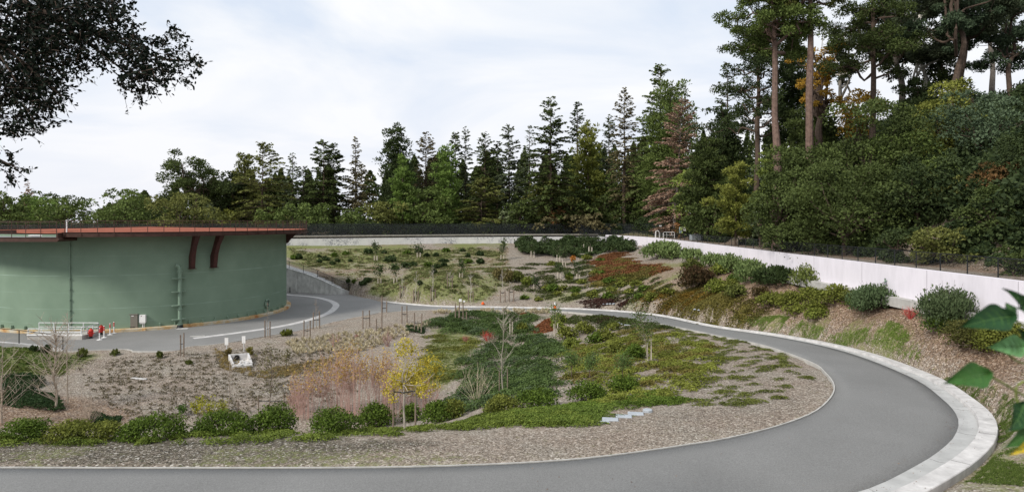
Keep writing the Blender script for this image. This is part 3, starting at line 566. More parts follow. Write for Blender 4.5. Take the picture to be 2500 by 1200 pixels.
# brackets under the overhang
def bracket(px, rot=0.0):
    a_ = ang(px, TR + .3); V = []; Fc = []; th = .42
    prof_o = [(0.02, 6.1), (.75, 6.12), (.78, 6.5), (1.0, 7.6), (1.45, 8.5), (2.2, 9.35), (2.45, 9.72)]; prof_i = [(.02, 6.6), (.02, 9.72)]
    pr = prof_o + [(1.35, 9.72), (.9, 8.9), (.45, 8.0), (.02, 7.3)]
    ca, sa = math.cos(a_), math.sin(a_)
    for s_ in (-th / 2, th / 2):
        for r_, z in pr: V.append(((TR + r_) * ca - s_ * sa, (TR + r_) * sa + s_ * ca, z))
    n_ = len(pr); Fc = [tuple(range(n_))[::-1], tuple(range(n_, 2 * n_))] + [(i, (i + 1) % n_, (i + 1) % n_ + n_, i + n_) for i in range(n_)]
    o = link('roof_bracket', V, Fc, M('shaded_bracket_steel', (.06, .021, .017), .6, .25, 2), TANK)  # steel darkened: the shade under the eave is put into its colour
    MB().box(((TR + .42) * ca, (TR + .42) * sa, 6.08), (.95, .62, .06), a_).build('base_plate', RUST, o)
for px in (468, 521, 712): bracket(px) if px < 600 else None
aR = ang(690, TR + .1) + .22
def bracket_at(a_):
    V = []; th = .42; pr = [(.02, 8.2), (.25, 8.2), (.5, 8.6), (1.2, 9.3), (2.2, 9.6), (2.3, 9.72), (.02, 9.72)]; ca, sa = math.cos(a_), math.sin(a_)
    for s_ in (-th / 2, th / 2):
        for r_, z in pr: V.append(((TR + r_) * ca - s_ * sa, (TR + r_) * sa + s_ * ca, z))
    n_ = len(pr); link('roof_bracket', V, [tuple(range(n_))[::-1], tuple(range(n_, 2 * n_))] + [(i, (i + 1) % n_, (i + 1) % n_ + n_, i + n_) for i in range(n_)], RUST, TANK)
bracket_at(math.radians(14))
# overflow pipe
def tp_(px, r_, z): a_ = ang(px, TR + .1); return np.array(pol(a_, TR + r_, z))
pa = ang(437, TR + .1); tx_ = np.array([-math.sin(pa), math.cos(pa), 0]); pb_ = np.array(pol(pa, TR + .5, 0))
pz = [(pb_ - tx_ * 0 + (0, 0, z)) for z in (.55, 6.2)]
m = MB(); m.tube([pz[0] + (0, 0, 0), pb_ + (0, 0, 5.9), pb_ + (0, 0, 6.2) - tx_ * .06, pb_ + (0, 0, 6.42) - tx_ * .22, pb_ + (0, 0, 6.46) - tx_ * .45], .19, 12)
for z in (1.95, 5.85): m.lathe(pb_ + (0, 0, z - .05), [(.19, 0), (.28, 0), (.28, .1), (.19, .1)], 12)
m.lathe(pb_ + (0, 0, .35), [(.3, 0), (.3, .08), (.22, .1), (.22, .3)], 12)
PIPE = m.build('overflow_pipe', GRP, TANK, smooth=False)
for z in (1.0, 2.7, 4.4, 5.0): 
    z = {5.0: 4.3}.get(z, z)
for z in (.9, 2.35, 3.75, 5.15):
    MB().box(pb_ + (0, 0, z) - tx_ * .35, (.5, .8, .08), pa).build('pipe_bracket', GRP, PIPE)
    MB().box(pb_ + (0, 0, z) + tx_ * .35 - np.array([math.cos(pa), math.sin(pa), 0]) * .2, (.5, .5, .08), pa).build('pipe_bracket', GRP, PIPE)
MB().lathe(pb_ + (0, 0, -.0), [(.36, 0), (.32, .1), (.22, .5), (.22, .52)], 10).build('pipe_boot', BLK, PIPE)
# conduit riser
ca_ = ang(171, TR + .05); cb_ = [np.array(pol(ca_, TR + .1, z)) for z in (.3, 9.6)]
m = MB().tube(cb_, .055, 6)
CON2 = m.build('conduit_riser', GRP, TANK)
cl = MB()
for z in np.arange(1.2, 9.5, 1.05): cl.box(pol(ca_, TR + .1, z), (.24, .2, .1), ca_)
cl.build('conduit_clamps', GRP, CON2)
ma = ang(652, TR + .05); mr_ = Vector((math.cos(ma), math.sin(ma), 0)); mc = np.array(pol(ma, TR, 1.35)); tmv = np.array([-math.sin(ma), math.cos(ma), 0])
m = MB(); cir = [mc + np.array(mr_) * .12 + tmv * .45 * math.cos(t_) + np.array((0, 0, .45 * math.sin(t_))) for t_ in np.linspace(0, 2 * math.pi, 17)]; m.tube(cir, .1, 6, False)
m.tube([mc - np.array(mr_) * .05, mc + np.array(mr_) * .14], .4, 14); MH = m.build('manhole', GRP, TANK)
MB().tube([mc + np.array(mr_) * .2 + (0, 0, .3), mc + np.array(mr_) * .2 - (0, 0, .35)], .05, 6).build('manhole_handle', BLK, MH)
for px in (5, 30, 62, 390, 427, 461, 494, 525, 555, 581, 604, 626, 645, 663, 678, 690):
    a_ = ang(px, TR + .1); MB().box(pol(a_, TR + .14, .48), (.26, .12, .34), a_, .02).build('anchor_lug', GRP, TANK)
# ------------------------------------------------------------------ yard equipment
WHT = M('white_paint', (.72, .71, .7), .5, .06, 3); RED = M('red_paint', (.5, .03, .02), .4, .1, 4); GAL = M('galvanised_steel', (.6, .61, .61), .6, .12, 4)
cb = empty('electrical_cabinet', wpt(330, 806, 0), 'taupe electrical cabinet with pale side boxes against the tank', 'cabinet', rz=.13)
MB().box((0.15, 0, .13), (2.0, .9, .26), 0, .02).build('plinth', FOOT, cb)
TAU = M('taupe_metal', (.17, .155, .13), .5, .08, 2)
bo = MB().box((-.15, 0, .95), (.92, .5, 1.35), 0, .02).box((-.15, 0, 1.66), (1.0, .58, .06), 0, .01).build('cabinet_body', TAU, cb)
MB().box((-.15, -.262, 1.5), (.24, .02, .06)).build('cabinet_label', WHT, bo); MB().box((-.15, -.27, .33), (.42, .04, .1)).box((-.3, -.29, .35), (.05, .05, .14)).box((0, -.29, .35), (.05, .05, .14)).build('cabinet_vent', BLK, bo)
MB().box((.72, 0, 1.18), (.6, .3, .78), 0, .02).box((.72, -.03, .72), (.52, .2, .06)).build('side_box', WHT, cb); MB().tube([(.72, 0, .8), (.72, 0, .26)], .05, 6).tube([(.86, 0, .8), (.86, 0, .26)], .03, 6).build('conduit', GAL, cb)
MB().box((.66, -.155, 1.47), (.08, .01, .08)).build('warning_label', M('dark_label', (.12, .05, .05), .6), cb)
MB().box((-.74, 0, 1.2), (.2, .24, .5), 0, .02).build('meter_box', WHT, cb)
# loading dock
dk = empty('loading_platform', wpt(200, 820, 0), 'low concrete platform with galvanised rails at the tank foot', 'platform')
A1 = np.array(wpt(200, 828.5, 0)); A2 = np.array(wpt(244, 816, 0)); A0 = A1 + (-5.2, .15, 0); A3 = A2 + (-5.9, -.05, 0); zt = .36
V = [A0, A1, A2, A3] + [p + (0, 0, zt) for p in (A0, A1, A2, A3)]
link('platform_slab', V, [(3, 2, 1, 0), (4, 5, 6, 7), (0, 1, 5, 4), (1, 2, 6, 5), (2, 3, 7, 6), (3, 0, 4, 7)], M('dock_concrete', (.38, .365, .34), .85, .2, 1.5), dk, org=dk.location)
def rl(name, P, nseg, hts, parent, lift=0.0, mat=GAL, h=1.0):
    m = MB(); P = [np.asarray(p, float) + (0, 0, lift) for p in P]
    for k in hts: m.tube([p + (0, 0, k * h) for p in P], .042, 6)
    for i in range(nseg + 1): b_ = P[0] + (P[1] - P[0]) * i / nseg; m.tube([b_, b_ + (0, 0, h)], .042, 6)
    return m.build(name, mat, parent, org=parent.location)
rl('guard_rail', (A1 + (-.1, .1, 0), A2 + (-.1, -.1, 0)), 3, (1, .5), dk, zt, GAL, .72); rl('guard_rail', (A2 + (-.1, -.1, 0), A3), 4, (1, .5), dk, zt, GAL, .8); rl('guard_rail', (A0 + (0, .1, 0), A1 + (-.15, .12, 0)), 4, (1, .5), dk, zt, GAL, .62)
MB().box(((A0[0] + A1[0]) / 2, A1[1] + .12, zt + .06), (5.2, .12, .12)).build('kick_kerb', WHT, dk, org=dk.location)
def hydrant(px, py, label):
    t_ = empty('fire_hydrant', wpt(px, py, 0), label, 'hydrant', 'hydrants by the platform')
    MB().lathe((0, 0, 0), [(.17, 0), (.17, .05), (.13, .06), (.13, .2)], 12).build('base', BLK, t_)
    MB().lathe((0, 0, .2), [(.16, 0), (.16, .08), (.2, .1), (.2, .45), (.23, .46), (.23, .52), (.2, .56), (.12, .66), (.05, .7), (.05, .74)], 14).build('body', RED, t_)
    for s_ in (-1, 1): MB().tube([(s_ * .15, 0, .5), (s_ * .3, 0, .5)], .07, 8).build('nozzle', RED, t_)
hydrant(222, 825, 'red hydrant standing in front of the platform ramp'); hydrant(247, 815.5, 'red hydrant partly hidden behind striped posts')
def delin(px, py, h, label):
    t_ = empty('delineator_post', wpt(px, py, 0), label, 'traffic post', 'striped delineator posts in the yard')
    MB().lathe((0, 0, 0), [(.24, 0), (.24, .03), (.1, .06), (.06, .08)], 12).build('base', WHT, t_)
    MB().lathe((0, 0, .07), [(.05, 0), (.05, h - .14), (.06, h - .12), (.03, h - .06)], 8).build('post', WHT, t_)
    m = MB()
    for k in range(3): m.lathe((0, 0, h * (.6 + .12 * k)), [(.054, 0), (.062, .005), (.062, .1), (.054, .105)], 8)
    m.build('red_band', RED, t_)
for a_ in ((243, 829, 1.1, 'front left striped post, nearest the lone red hydrant'), (254, 823.5, 1.12, 'striped post just right of the hidden red hydrant'), (268.5, 816.5, 1.12, 'third striped post from the platform, left of a taller-looking one'), (278, 812.5, 1.12, 'striped post farthest back, nearest the electrical cabinet')): delin(*a_)
def slab(name, px, py, w, d, h, label, cat, mat=CONL, rz=0, group=None, z=None, org=None):
    x, y, z0 = at(px, py); z = z0 if z is None else z
    o = MB().box((0, 0, h / 2), (w, d, h), rz, min(.02, h / 3)).build(name, mat); o.location = (x, y, z); tag(o, label, cat, group); return o
slab('drain_grate', 446, 803.5, 1.1, .7, .03, 'pale square drain cover in front of the tank pipe', 'drain cover', z=.0, rz=.15)
slab('drain_grate', 482, 822.5, 1.3, .4, .05, 'flat grey inlet cover at the end of the drainage strip', 'drain cover', CON, z=.0, rz=.4)
for px, lb in ((711, 'small black guide post nearest the tank by the curved wall'), (729, 'middle small black guide post by the curved wall'), (758, 'small black guide post farthest from the tank by the curved wall')):
    x, y, z = wpt(px, 712.5, 0); y -= .6; o = MB().lathe((0, 0, 0), [(.07, 0), (.07, .75), (.03, .85)], 8).box((0, 0, .02), (.3, .3, .04)).build('guide_post', BLK); o.location = (x, y, 0); tag(o, lb, 'guide post', 'guide posts by the curved wall')
# traffic cone and orange cap
x, y, z = wpt(1355, 755, .38); t_ = empty('traffic_cone', (x, y, z + .05), 'orange and white traffic cone on the inner road edge', 'traffic cone')
MB().box((0, 0, .03), (.5, .5, .06), 0, .02).build('base', M('cone_orange', (.75, .12, .02), .5), t_); MB().lathe((0, 0, .06), [(.2, 0), (.13, .4), (.11, .42)], 12).build('lower_cone', M('cone_orange', (.75, .12, .02), .5), t_); MB().lathe((0, 0, .48), [(.12, 0), (.07, .33), (.03, .36)], 12).build('white_collar', WHT, t_)
x, y, z = at(1179, 743); o = MB().lathe((0, 0, 0), [(.2, 0), (.19, .15), (.1, .3), (.03, .32)], 10).build('utility_marker', M('cone_orange', (.75, .12, .02), .5)); o.location = (x, y, z); tag(o, 'small orange utility cap beside the far kerb', 'utility marker')
# headwall with pipe, and its two marker signs
x, y, z = at(583, 880); hw = empty('culvert_headwall', (x, y, z), 'white concrete culvert headwall with dark round pipe mouth', 'headwall', rz=.4); hw.scale = (.72, .72, .72)
V = [(-1.1, .35, -.3), (1.1, .35, -.3), (1.1, .35, .75), (-1.1, .35, .75), (-1.1, .0, -.3), (1.1, .0, -.3), (1.1, .0, .75), (-1.1, .0, .75)]
link('headwall_slab', V, [(4, 5, 6, 7), (1, 0, 3, 2), (7, 6, 2, 3), (5, 1, 2, 6), (0, 4, 7, 3)], CONL, hw)
link('wing', [(-1.1, 0, .75), (-.9, 0, .75), (-.5, -2.2, .12), (-.7, -2.2, .12), (-1.1, 0, -.3), (-.9, 0, -.3), (-.5, -2.2, -.3), (-.7, -2.2, -.3)], [(0, 1, 2, 3), (0, 4, 5, 1), (1, 5, 6, 2), (2, 6, 7, 3), (3, 7, 4, 0)], CONL, hw)
link('wing', [(1.1, 0, .75), (.9, 0, .75), (1.2, -2.4, .12), (1.4, -2.4, .12), (1.1, 0, -.3), (.9, 0, -.3), (1.2, -2.4, -.3), (1.4, -2.4, -.3)], [(0, 3, 2, 1), (0, 1, 5, 4), (1, 2, 6, 5), (2, 3, 7, 6), (3, 0, 4, 7)], CONL, hw)
link('apron', [(-1, 0, .06), (1, 0, .06), (1.4, -3, .02), (-.7, -3, .02), (-1, 0, -.3), (1, 0, -.3), (1.4, -3, -.3), (-.7, -3, -.3)], [(3, 2, 1, 0), (3, 7, 6, 2), (0, 4, 7, 3), (1, 2, 6, 5)], CONL, hw)
m = MB(); m.tube([(-.2, -.06, .38), (-.2, .0, .38)], .3, 16); m.build('pipe_mouth', M('pipe_dark', (.01, .01, .01), .9), hw)
for k in range(9): rx, ry = rng.uniform(-.5, 1.1), rng.uniform(-2.9, -1.2); r_ = rng.uniform(.1, .2); MB().lathe((rx, ry, .02), [(r_ * .7, 0), (r_, r_ * .4), (r_ * .6, r_ * .8), (r_ * .1, r_)], 7).build('rip_rap_stone', CONL, hw)
for px, py, h, lb in ((553.5, 857, 1.05, 'short white marker sign left of the culvert headwall'), (595.5, 858, 1.25, 'taller white marker sign just behind the culvert headwall')):
    x, y, z = at(px, py); t_ = empty('marker_sign', (x, y, z), lb, 'sign', 'marker signs by the culvert')
    MB().tube([(0, 0, -.1), (0, 0, h)], .035, 6).build('post', GAL, t_); MB().box((-.085, -.05, h - .2), (.13, .02, .62)).box((.085, -.05, h - .2), (.13, .02, .62)).box((0, -.046, h - .2), (.05, .012, .62)).build('sign_plate', WHT, t_)
# stepping slabs
ST = M('pale_blue_concrete', (.36, .39, .42), .8, .12, 3)
for k, (px, py, lb) in enumerate(((1490, 1026, 'nearest-left whole rectangular slab of the pale row by the lower road'), (1523, 1018.5, 'middle rectangular slab of the pale row by the lower road'), (1552, 1012, 'rightmost rectangular slab of the pale row by the lower road'))):
    slab('stepping_slab', px, py, .66, .4, .07, lb, 'stepping slab', ST, -.15, 'pale slabs in the mulch')
slab('stepping_slab', 1477, 1032, .36, .3, .04, 'small half-buried slab at the left end of the pale row', 'stepping slab', ST, .1, 'pale slabs in the mulch')
x, y, z = at(1581, 1006); o = MB().lathe((0, 0, 0), [(.21, 0), (.21, .1), (.18, .12)], 8).build('round_stone', ST); o.location = (x, y, z); tag(o, 'small round pale stone at the right end of the slab row', 'stone')
for k, px in enumerate((1476, 1484, 1491, 1499)):
    slab('stepping_slab', px, 742 - .3 * (k - 1.5), .26, .9, .1, ('leftmost', 'second', 'third', 'rightmost')[k] + ' of the thin white slabs above the far road bend', 'stepping slab', ST, -.4, 'pale slabs in the mulch')
for k in range(4): slab('stepping_slab', 1508 + k * 8, 786 + k * 2.6, .62, .22, .08, ('topmost', 'second', 'third', 'lowest')[k] + ' of the thin white slabs inside the loop by the far road', 'stepping slab', ST, .1, 'pale slabs in the mulch')
for k, px in enumerate((1698, 1708)): slab('stepping_slab', px, 755 + k * 1.5, .25, .9, .08, ('left', 'right')[k] + ' one of two white slabs under the rusty ground cover beyond the road', 'stepping slab', ST, -.5, 'pale slabs in the mulch')
for k, px in enumerate((328, 340, 350)): slab('stone', px, 925 + k * .8, .45, .25, .1, ('left', 'middle', 'right')[k] + ' pale flat stone lying alone in the mulch before the tank', 'stone', CONL, .1 * k, 'pale flat stones')
# things on the walls
def wallX(px): return 26 * F / (px - 1250)
y_ = wallX(2173); t_ = empty('wall_tap', (25.8, y_, 7.3), 'small green valve tap fixed to the white wall', 'tap')
zc = CAMZ - (685 - YH) / F * y_; t_.location.z = zc
MB().tube([(0, 0, 0), (-.16, 0, 0)], .035, 6).tube([(-.14, 0, -.1), (-.14, 0, .14)], .05, 8).build('valve_body', GRP, t_); MB().tube([(-.14, -.1, .16), (-.14, .1, .16)], .018, 6).build('handle', BLK, t_); MB().tube([(-.14, -.14, -.1), (-.14, .16, -.13)], .04, 6).build('outlet', BLK, t_)
fy = 112.; 
t_ = empty('access_ladder', (25.5, 119, 5.8), 'white metal ladder with curved top rails at the wall corner', 'ladder')
for s_ in (-.25, .25): MB().tube([(.1, s_, 0), (.1, s_, 2.6), (.15, s_, 3.4), (.5, s_, 3.5), (.8, s_, 3.2), (.8, s_, 2.3)], .05, 6).build('side_rail', WHT, t_)
m = MB()
for k in range(8): m.tube([(.1, -.25, .3 + k * .3), (.1, .25, .3 + k * .3)], .03, 5)
m.build('rungs', WHT, t_)
t_ = empty('access_steps', (23.6, 121, 5.2), 'small white concrete steps at the foot of the wall ladder', 'steps')
for k in range(3): MB().box((-.9 + k * .7, 0, .15 + k * .3), (.7, 1.6, .3 + k * .6)).build('step', CONL, t_)
for s_ in (-.8, .8): MB().tube([(-1.1, s_, .3), (-1.0, s_, 1.3), (.9, s_, 2.4), (.9, s_, 1.2)], .04, 6).build('hand_rail', WHT, t_)
Y_ = 116.; X_ = (1603 - 1250) / F * Y_; t_ = empty('cage_rail', (26.9, Y_, 8.0), 'white tubular hand-rail frame standing above the wall corner', 'rail')
m = MB(); m.tube([(-1.0, 0, 0), (-1.0, 0, .95), (-.9, 0, 1.08), (.85, 0, 1.08), (.95, 0, .95), (.95, 0, 0)], .05, 6); m.tube([(-1, 0, .55), (.95, 0, .55)], .035, 6).tube([(-.4, 0, 0), (-.4, 0, 1.08)], .035, 6).tube([(.45, 0, .5), (.45, 0, 1.08)], .04, 6); m.build('frame', WHT, t_); t_.location.x = X_ + 1.0 if X_ > 26 else 27.3
x0 = (1606 - 1250) / F * 122; t_ = empty('notice_sign', (27.6, 124., 8.0), 'small square white notice on a post behind the railing corner', 'sign')
MB().tube([(0, 0, 0), (0, 0, 1.7)], .03, 6).build('post', BLK, t_); MB().box((0, -.04, 1.95), (.52, .03, .55)).build('sign_plate', WHT, t_); MB().box((0, -.06, 1.95), (.28, .01, .26)).build('sign_panel', M('sign_grey', (.4, .5, .52), .6), t_)
t_ = empty('utility_cabinet', (29.0, 113.5, 8.15), 'pair of pale blue-grey utility boxes behind the railing', 'cabinet'); BL = M('blue_grey_metal', (.28, .36, .42), .5, .1, 2)
MB().box((-.32, 0, 1.35), (.42, .25, 1.0), 0, .02).build('cabinet_box', BL, t_); MB().box((.32, 0, 1.5), (.46, .25, .62), 0, .02).build('cabinet_box', WHT, t_); MB().tube([(-.3, .05, 0), (-.3, .05, 1)], .04, 6).tube([(.3, .05, 0), (.3, .05, 1.3)], .04, 6).build('legs', BLK, t_)
t_ = MB().box((0, 0, .45), (1.5, .9, .9), .2, .04).box((0, 0, .93), (1.56, .96, .06), .2, .02).build('ground_vault', M('vault_grey', (.3, .33, .35), .7, .1, 2)); t_.location = (28.3, 103., 8.05); tag(t_, 'low grey utility vault on the path behind the black guard fence', 'utility box')
# ------------------------------------------------------------------ foliage tools
def unit(v): return v / (np.linalg.norm(v, axis=1)[:, None] + 1e-9)
def cards(P, D, Nn, s, asp=.5):
    """diamond leaves: P centre, D long axis, Nn rough normal, s length"""
    n = len(P); D = unit(D); T = unit(np.cross(D, Nn)); s = np.broadcast_to(s, (n,)) * rng.uniform(.65, 1.35, n)
    a_ = D * (s / 2)[:, None]; b_ = T * (s * asp / 2)[:, None]
    up = np.cross(T, D) * (s * .06)[:, None]
    V = np.stack([P - a_, P - b_ * 1. + up, P + a_, P + b_ + up], 1).reshape(-1, 3); return V, np.arange(4 * n).reshape(n, 4)
def foliage(name, P, D, Nn, s, mat, parent, asp=.5, vv=None, org=None):
    V, Fc = cards(P, D, Nn, s, asp); v = rng.random(len(P)) if vv is None else vv
    return link(name, V, Fc, mat, parent, v=np.repeat(v, 4), org=org)
def rdir(n): return unit(rng.normal(size=(n, 3)))
def lumps(cent, rad, n, shell=.5, up=.25):
    """n points spread in the outer shells of a set of lumps"""
    cent = np.asarray(cent); rad = np.asarray(rad); w = rad ** 2; k = rng.choice(len(rad), n, p=w / w.sum()); d = rdir(n); d[:, 2] += up; d = unit(d)
    r_ = 1 - shell * rng.random(n) ** 1.6; P = cent[k] + d * (rad[k] * r_)[:, None] * rng.uniform(.85, 1.12, n)[:, None]; return P, d, k
def limb(m, p, q, r0, r1, wob=.08, n=4, sides=5):
    p = np.asarray(p, float); q = np.asarray(q, float); ln = np.linalg.norm(q - p); P = [p + (q - p) * t + (rng.normal(size=3) * ln * wob * (0 < t < 1)) for t in np.linspace(0, 1, n)]
    Q = spline(P, n * 2) if n > 4 else P
    m.tube(Q, list(np.linspace(r0, r1, len(Q))), sides); return P
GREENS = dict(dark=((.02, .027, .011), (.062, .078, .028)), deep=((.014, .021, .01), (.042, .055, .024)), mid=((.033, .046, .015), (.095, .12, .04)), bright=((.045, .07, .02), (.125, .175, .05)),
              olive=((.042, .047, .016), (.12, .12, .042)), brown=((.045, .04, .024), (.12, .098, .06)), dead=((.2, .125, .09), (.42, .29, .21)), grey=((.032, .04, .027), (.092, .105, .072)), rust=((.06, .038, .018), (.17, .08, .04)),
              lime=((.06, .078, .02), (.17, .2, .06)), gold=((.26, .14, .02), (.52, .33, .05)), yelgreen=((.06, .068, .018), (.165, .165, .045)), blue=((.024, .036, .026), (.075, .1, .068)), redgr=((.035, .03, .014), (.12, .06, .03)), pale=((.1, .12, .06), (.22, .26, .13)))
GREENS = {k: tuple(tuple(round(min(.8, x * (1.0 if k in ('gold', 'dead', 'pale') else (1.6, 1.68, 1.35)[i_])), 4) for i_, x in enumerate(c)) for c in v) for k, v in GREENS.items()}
BARK = M('bark', (.085, .06, .045), .95, .4, 4, .5); BARKR = M('reddish_pine_bark', (.15, .1, .08), .95, .45, 3, .6); BARKW = M('pale_gum_bark', (.5, .47, .42), .85, .25, 1.5); BARKG = M('grey_bark', (.16, .14, .12), .95, .35, 4, .4)
CARD = 1.75 / 667.
def tree(kind, px, ytop, Y, hwpx, col, label, dens=1.0, base=None, crown0=None, name=None, X=None, lean=0, bark=None, group=None, size=None, cat='tree'):
    X = (px - 1250) / F * Y if X is None else X; z0 = allground(X, Y) if base is None else base
    H = CAMZ + (YH - ytop) / F * Y - z0; hw = hwpx / F * Y; c1, c2 = GREENS[col]; mat = LM(c1, c2); s = (size or CARD * Y); bark = bark or BARK
    nm = name or {'conifer': 'conifer_tree', 'pine': 'pine_tree', 'round': 'broadleaf_tree', 'open': 'oak_tree', 'gum': 'gum_tree', 'tallpine': 'tall_pine_tree'}[kind]
    root = empty(nm, (X, Y, z0), label, cat, group)
    area = hw * 2 * H / (s * s); n = int(np.clip(area * 4.6 * dens, 400, 80000)); tm = MB()
    if kind == 'conifer':
        hw *= 1.45
        c0 = crown0 if crown0 is not None else .06
        limb(tm, (0, 0, -.3), (lean, 0, H * .985), max(.12, H * .014), .03, .002, 6, 7)
        nb = int(np.clip(H * 8, 60, 300)); u = 1 - (1 - rng.random(nb)) ** .8 * (1); u = c0 + (1 - c0) * np.sort(rng.random(nb) ** 1.05)
        prof = np.clip((1 - u) ** .54, .02, 1) * np.minimum(1, .55 + (u - c0) * 2.5); gap = np.where(rng.random(nb) < .12, .35, 1)
        Ln = hw * prof * rng.uniform(.62, 1.16, nb) * gap + .25; az = rng.random(nb) * 2 * math.pi + np.arange(nb) * 2.4; dr = np.c_[np.cos(az), np.sin(az), np.zeros(nb)]
        slope_ = np.interp(u, [c0, .5, 1], [-.28, -.02, .55]) + rng.normal(0, .07, nb)
        for i in range(nb):
            b_ = np.array([lean * u[i], 0, u[i] * H]); e_ = b_ + dr[i] * Ln[i] + (0, 0, slope_[i] * Ln[i]); tm.tube([b_, (b_ + e_) / 2 + (0, 0, .04 * Ln[i]), e_], [.02 + .012 * Ln[i], .015 + .006 * Ln[i], .01], 3, False)
        w = Ln ** 1.25; k = rng.choice(nb, n, p=w / w.sum()); t = rng.random(n) ** .62 * .88 + .14; lat = rng.normal(0, 1, n) * (.16 * Ln[k] * (1.15 - t) + .25 * s)
        T_ = np.c_[-dr[k][:, 1], dr[k][:, 0], np.zeros(n)]
        P = np.c_[lean * u[k], np.zeros(n), u[k] * H] + dr[k] * (Ln[k] * t)[:, None] + T_ * lat[:, None]; P[:, 2] += slope_[k] * Ln[k] * t + .12 * Ln[k] * np.sin(t * 2.6) - np.abs(lat) * .25 + rng.normal(0, .16, n) * s - .3 * s * rng.random(n)
        D = dr[k] + T_ * rng.normal(0, .7, n)[:, None] + rng.normal(0, .35, (n, 3)); D[:, 2] -= .25; Nn = rng.normal(0, .55, (n, 3)) + (0, 0, 1.)
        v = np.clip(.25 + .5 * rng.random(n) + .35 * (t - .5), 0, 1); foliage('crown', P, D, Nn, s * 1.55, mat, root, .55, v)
    elif kind == 'pine':
        c0 = crown0 if crown0 is not None else .12; limb(tm, (0, 0, -.3), (lean, 0, H * .97), max(.12, H * .016), .05, .008, 6, 7)
        nb = int(np.clip(hw * H * .5, 22, 75)); u = c0 + (1 - c0) * np.linspace(0, 1, nb) ** .95; prof = np.clip(1.12 - u, .1, 1) ** .6 * np.minimum(1, .6 + (u - c0) * 2); az = np.arange(nb) * 2.4 + rng.random(nb)
        hw *= 1.12; Ln = hw * prof * rng.uniform(.5, .95, nb); cs = []; rs = []
        for i in range(nb):
            b_ = np.array([lean * u[i], 0, u[i] * H * .97]); e_ = b_ + (math.cos(az[i]) * Ln[i], math.sin(az[i]) * Ln[i], Ln[i] * rng.uniform(.0, .35)); limb(tm, b_, e_, .03 + .015 * Ln[i], .02, .05, 4, 4)
            for f_ in (1, .72, .42): cs.append(b_ + (e_ - b_) * f_ + rng.normal(0, .1 * hw, 3) * (1, 1, .5)); rs.append(hw * .3 * rng.uniform(.7, 1.25) * (.7 + .3 * f_) * (.45 + .55 * min(1, 2.2 * (1 - u[i]) + .15)))
        P, d, k = lumps(cs, rs, n, .55, .35); P[:, 2] = (P[:, 2] - np.asarray(cs)[k][:, 2]) * .62 + np.asarray(cs)[k][:, 2]; vk = rng.random(len(cs)) * .35
        foliage('crown', P, d + rng.normal(0, .45, (n, 3)) + (0, 0, .5), d + rng.normal(0, .5, (n, 3)), s * 1.7, mat, root, .4, np.clip(vk[k] + rng.random(n) * .5 + .3 * d[:, 2], 0, 1))
    elif kind == 'round':
        c0 = crown0 if crown0 is not None else .0; cz = H * (1 + c0) / 2; hz_ = H * (1 - c0) / 2; K = int(np.clip(30 + hw * 4.5, 34, 95)); d = rdir(K); d[:, 2] = d[:, 2] * .9 + .12
        rr3 = np.where(rng.random(K) < .35, rng.uniform(.25, .6, K), rng.uniform(.6, .9, K)); cs = d * rr3[:, None] * (hw, hw * .95, hz_) + (lean, 0, cz); rl_ = min(hw, hz_) * rng.uniform(.24, .46, K)
        cs[:, 2] = np.minimum(cs[:, 2], H - rl_ * .95)
        P, dd2, k = lumps(cs, rl_ * .92, n, .26, .75); P[:, 2] = np.maximum(cs[k][:, 2] + (P[:, 2] - cs[k][:, 2]) * .62 - .1 * rl_[k], .05); vk = rng.random(K) * .55
        z1_ = np.percentile(P[:, 2], 1.5); P[:, 2] = H * max(c0, .02) + (P[:, 2] - z1_) * H * (1 - max(c0, .02)) / (np.percentile(P[:, 2], 99.3) - z1_); P[:, :2] *= hw / np.percentile(np.abs(P[:, 0] - lean), 98.5)
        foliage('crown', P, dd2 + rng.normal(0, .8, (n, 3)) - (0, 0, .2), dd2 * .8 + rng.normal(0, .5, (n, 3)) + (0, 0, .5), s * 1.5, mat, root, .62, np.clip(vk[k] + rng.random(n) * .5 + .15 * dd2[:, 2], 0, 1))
        limb(tm, (0, 0, -.3), (lean, 0, cz), max(.1, H * .025), .08, .03, 5, 7)
        for i in range(0, K, 3): limb(tm, (lean * .5, 0, cz * rng.uniform(.3, .8)), cs[i], .05 + .01 * H, .02, .07, 4, 4)
    elif kind in ('open', 'gum', 'tallpine'):
        c0 = crown0 if crown0 is not None else .35; r0 = max(.15, H * dict(gum=.02, open=.03, tallpine=.016)[kind]); cs = []; rs = []
        zt_ = H * (c0 + (.35 if kind == 'open' else .62) * (1 - c0)); tr_ = limb(tm, (0, 0, -.4), (lean, 0, zt_ if kind != 'tallpine' else H * .97), r0, r0 * .35, .003 if kind == 'tallpine' else .02, 7, 9)
        nb = {'open': 9, 'gum': 9, 'tallpine': 26}[kind]
        for i in range(nb):
            az = i * 2.4 + rng.random() * .8; f_ = (i + .5) / nb
            if kind == 'tallpine':
                zb = H * (c0 + (1 - c0) * f_); ln = hw * (1.08 - .6 * f_) * rng.uniform(.6, 1.05); b_ = np.array([lean * zb / H, 0, zb]); e_ = b_ + (math.cos(az) * ln, math.sin(az) * ln, ln * rng.uniform(.05, .4)); subs = 4
            else:
                zb = zt_ * rng.uniform(.55, 1.0); b_ = np.array([lean * zb / zt_, 0, zb]); ln = hw * rng.uniform(.45, .95); e_ = np.array([lean + math.cos(az) * ln, math.sin(az) * ln, H * rng.uniform(c0 + .1, .97) if kind == 'gum' else H * (c0 + (1 - c0) * rng.uniform(.25, .92))]); subs = 5
            pp = limb(tm, b_, e_, r0 * .38, r0 * .1, .09, 6, 6)
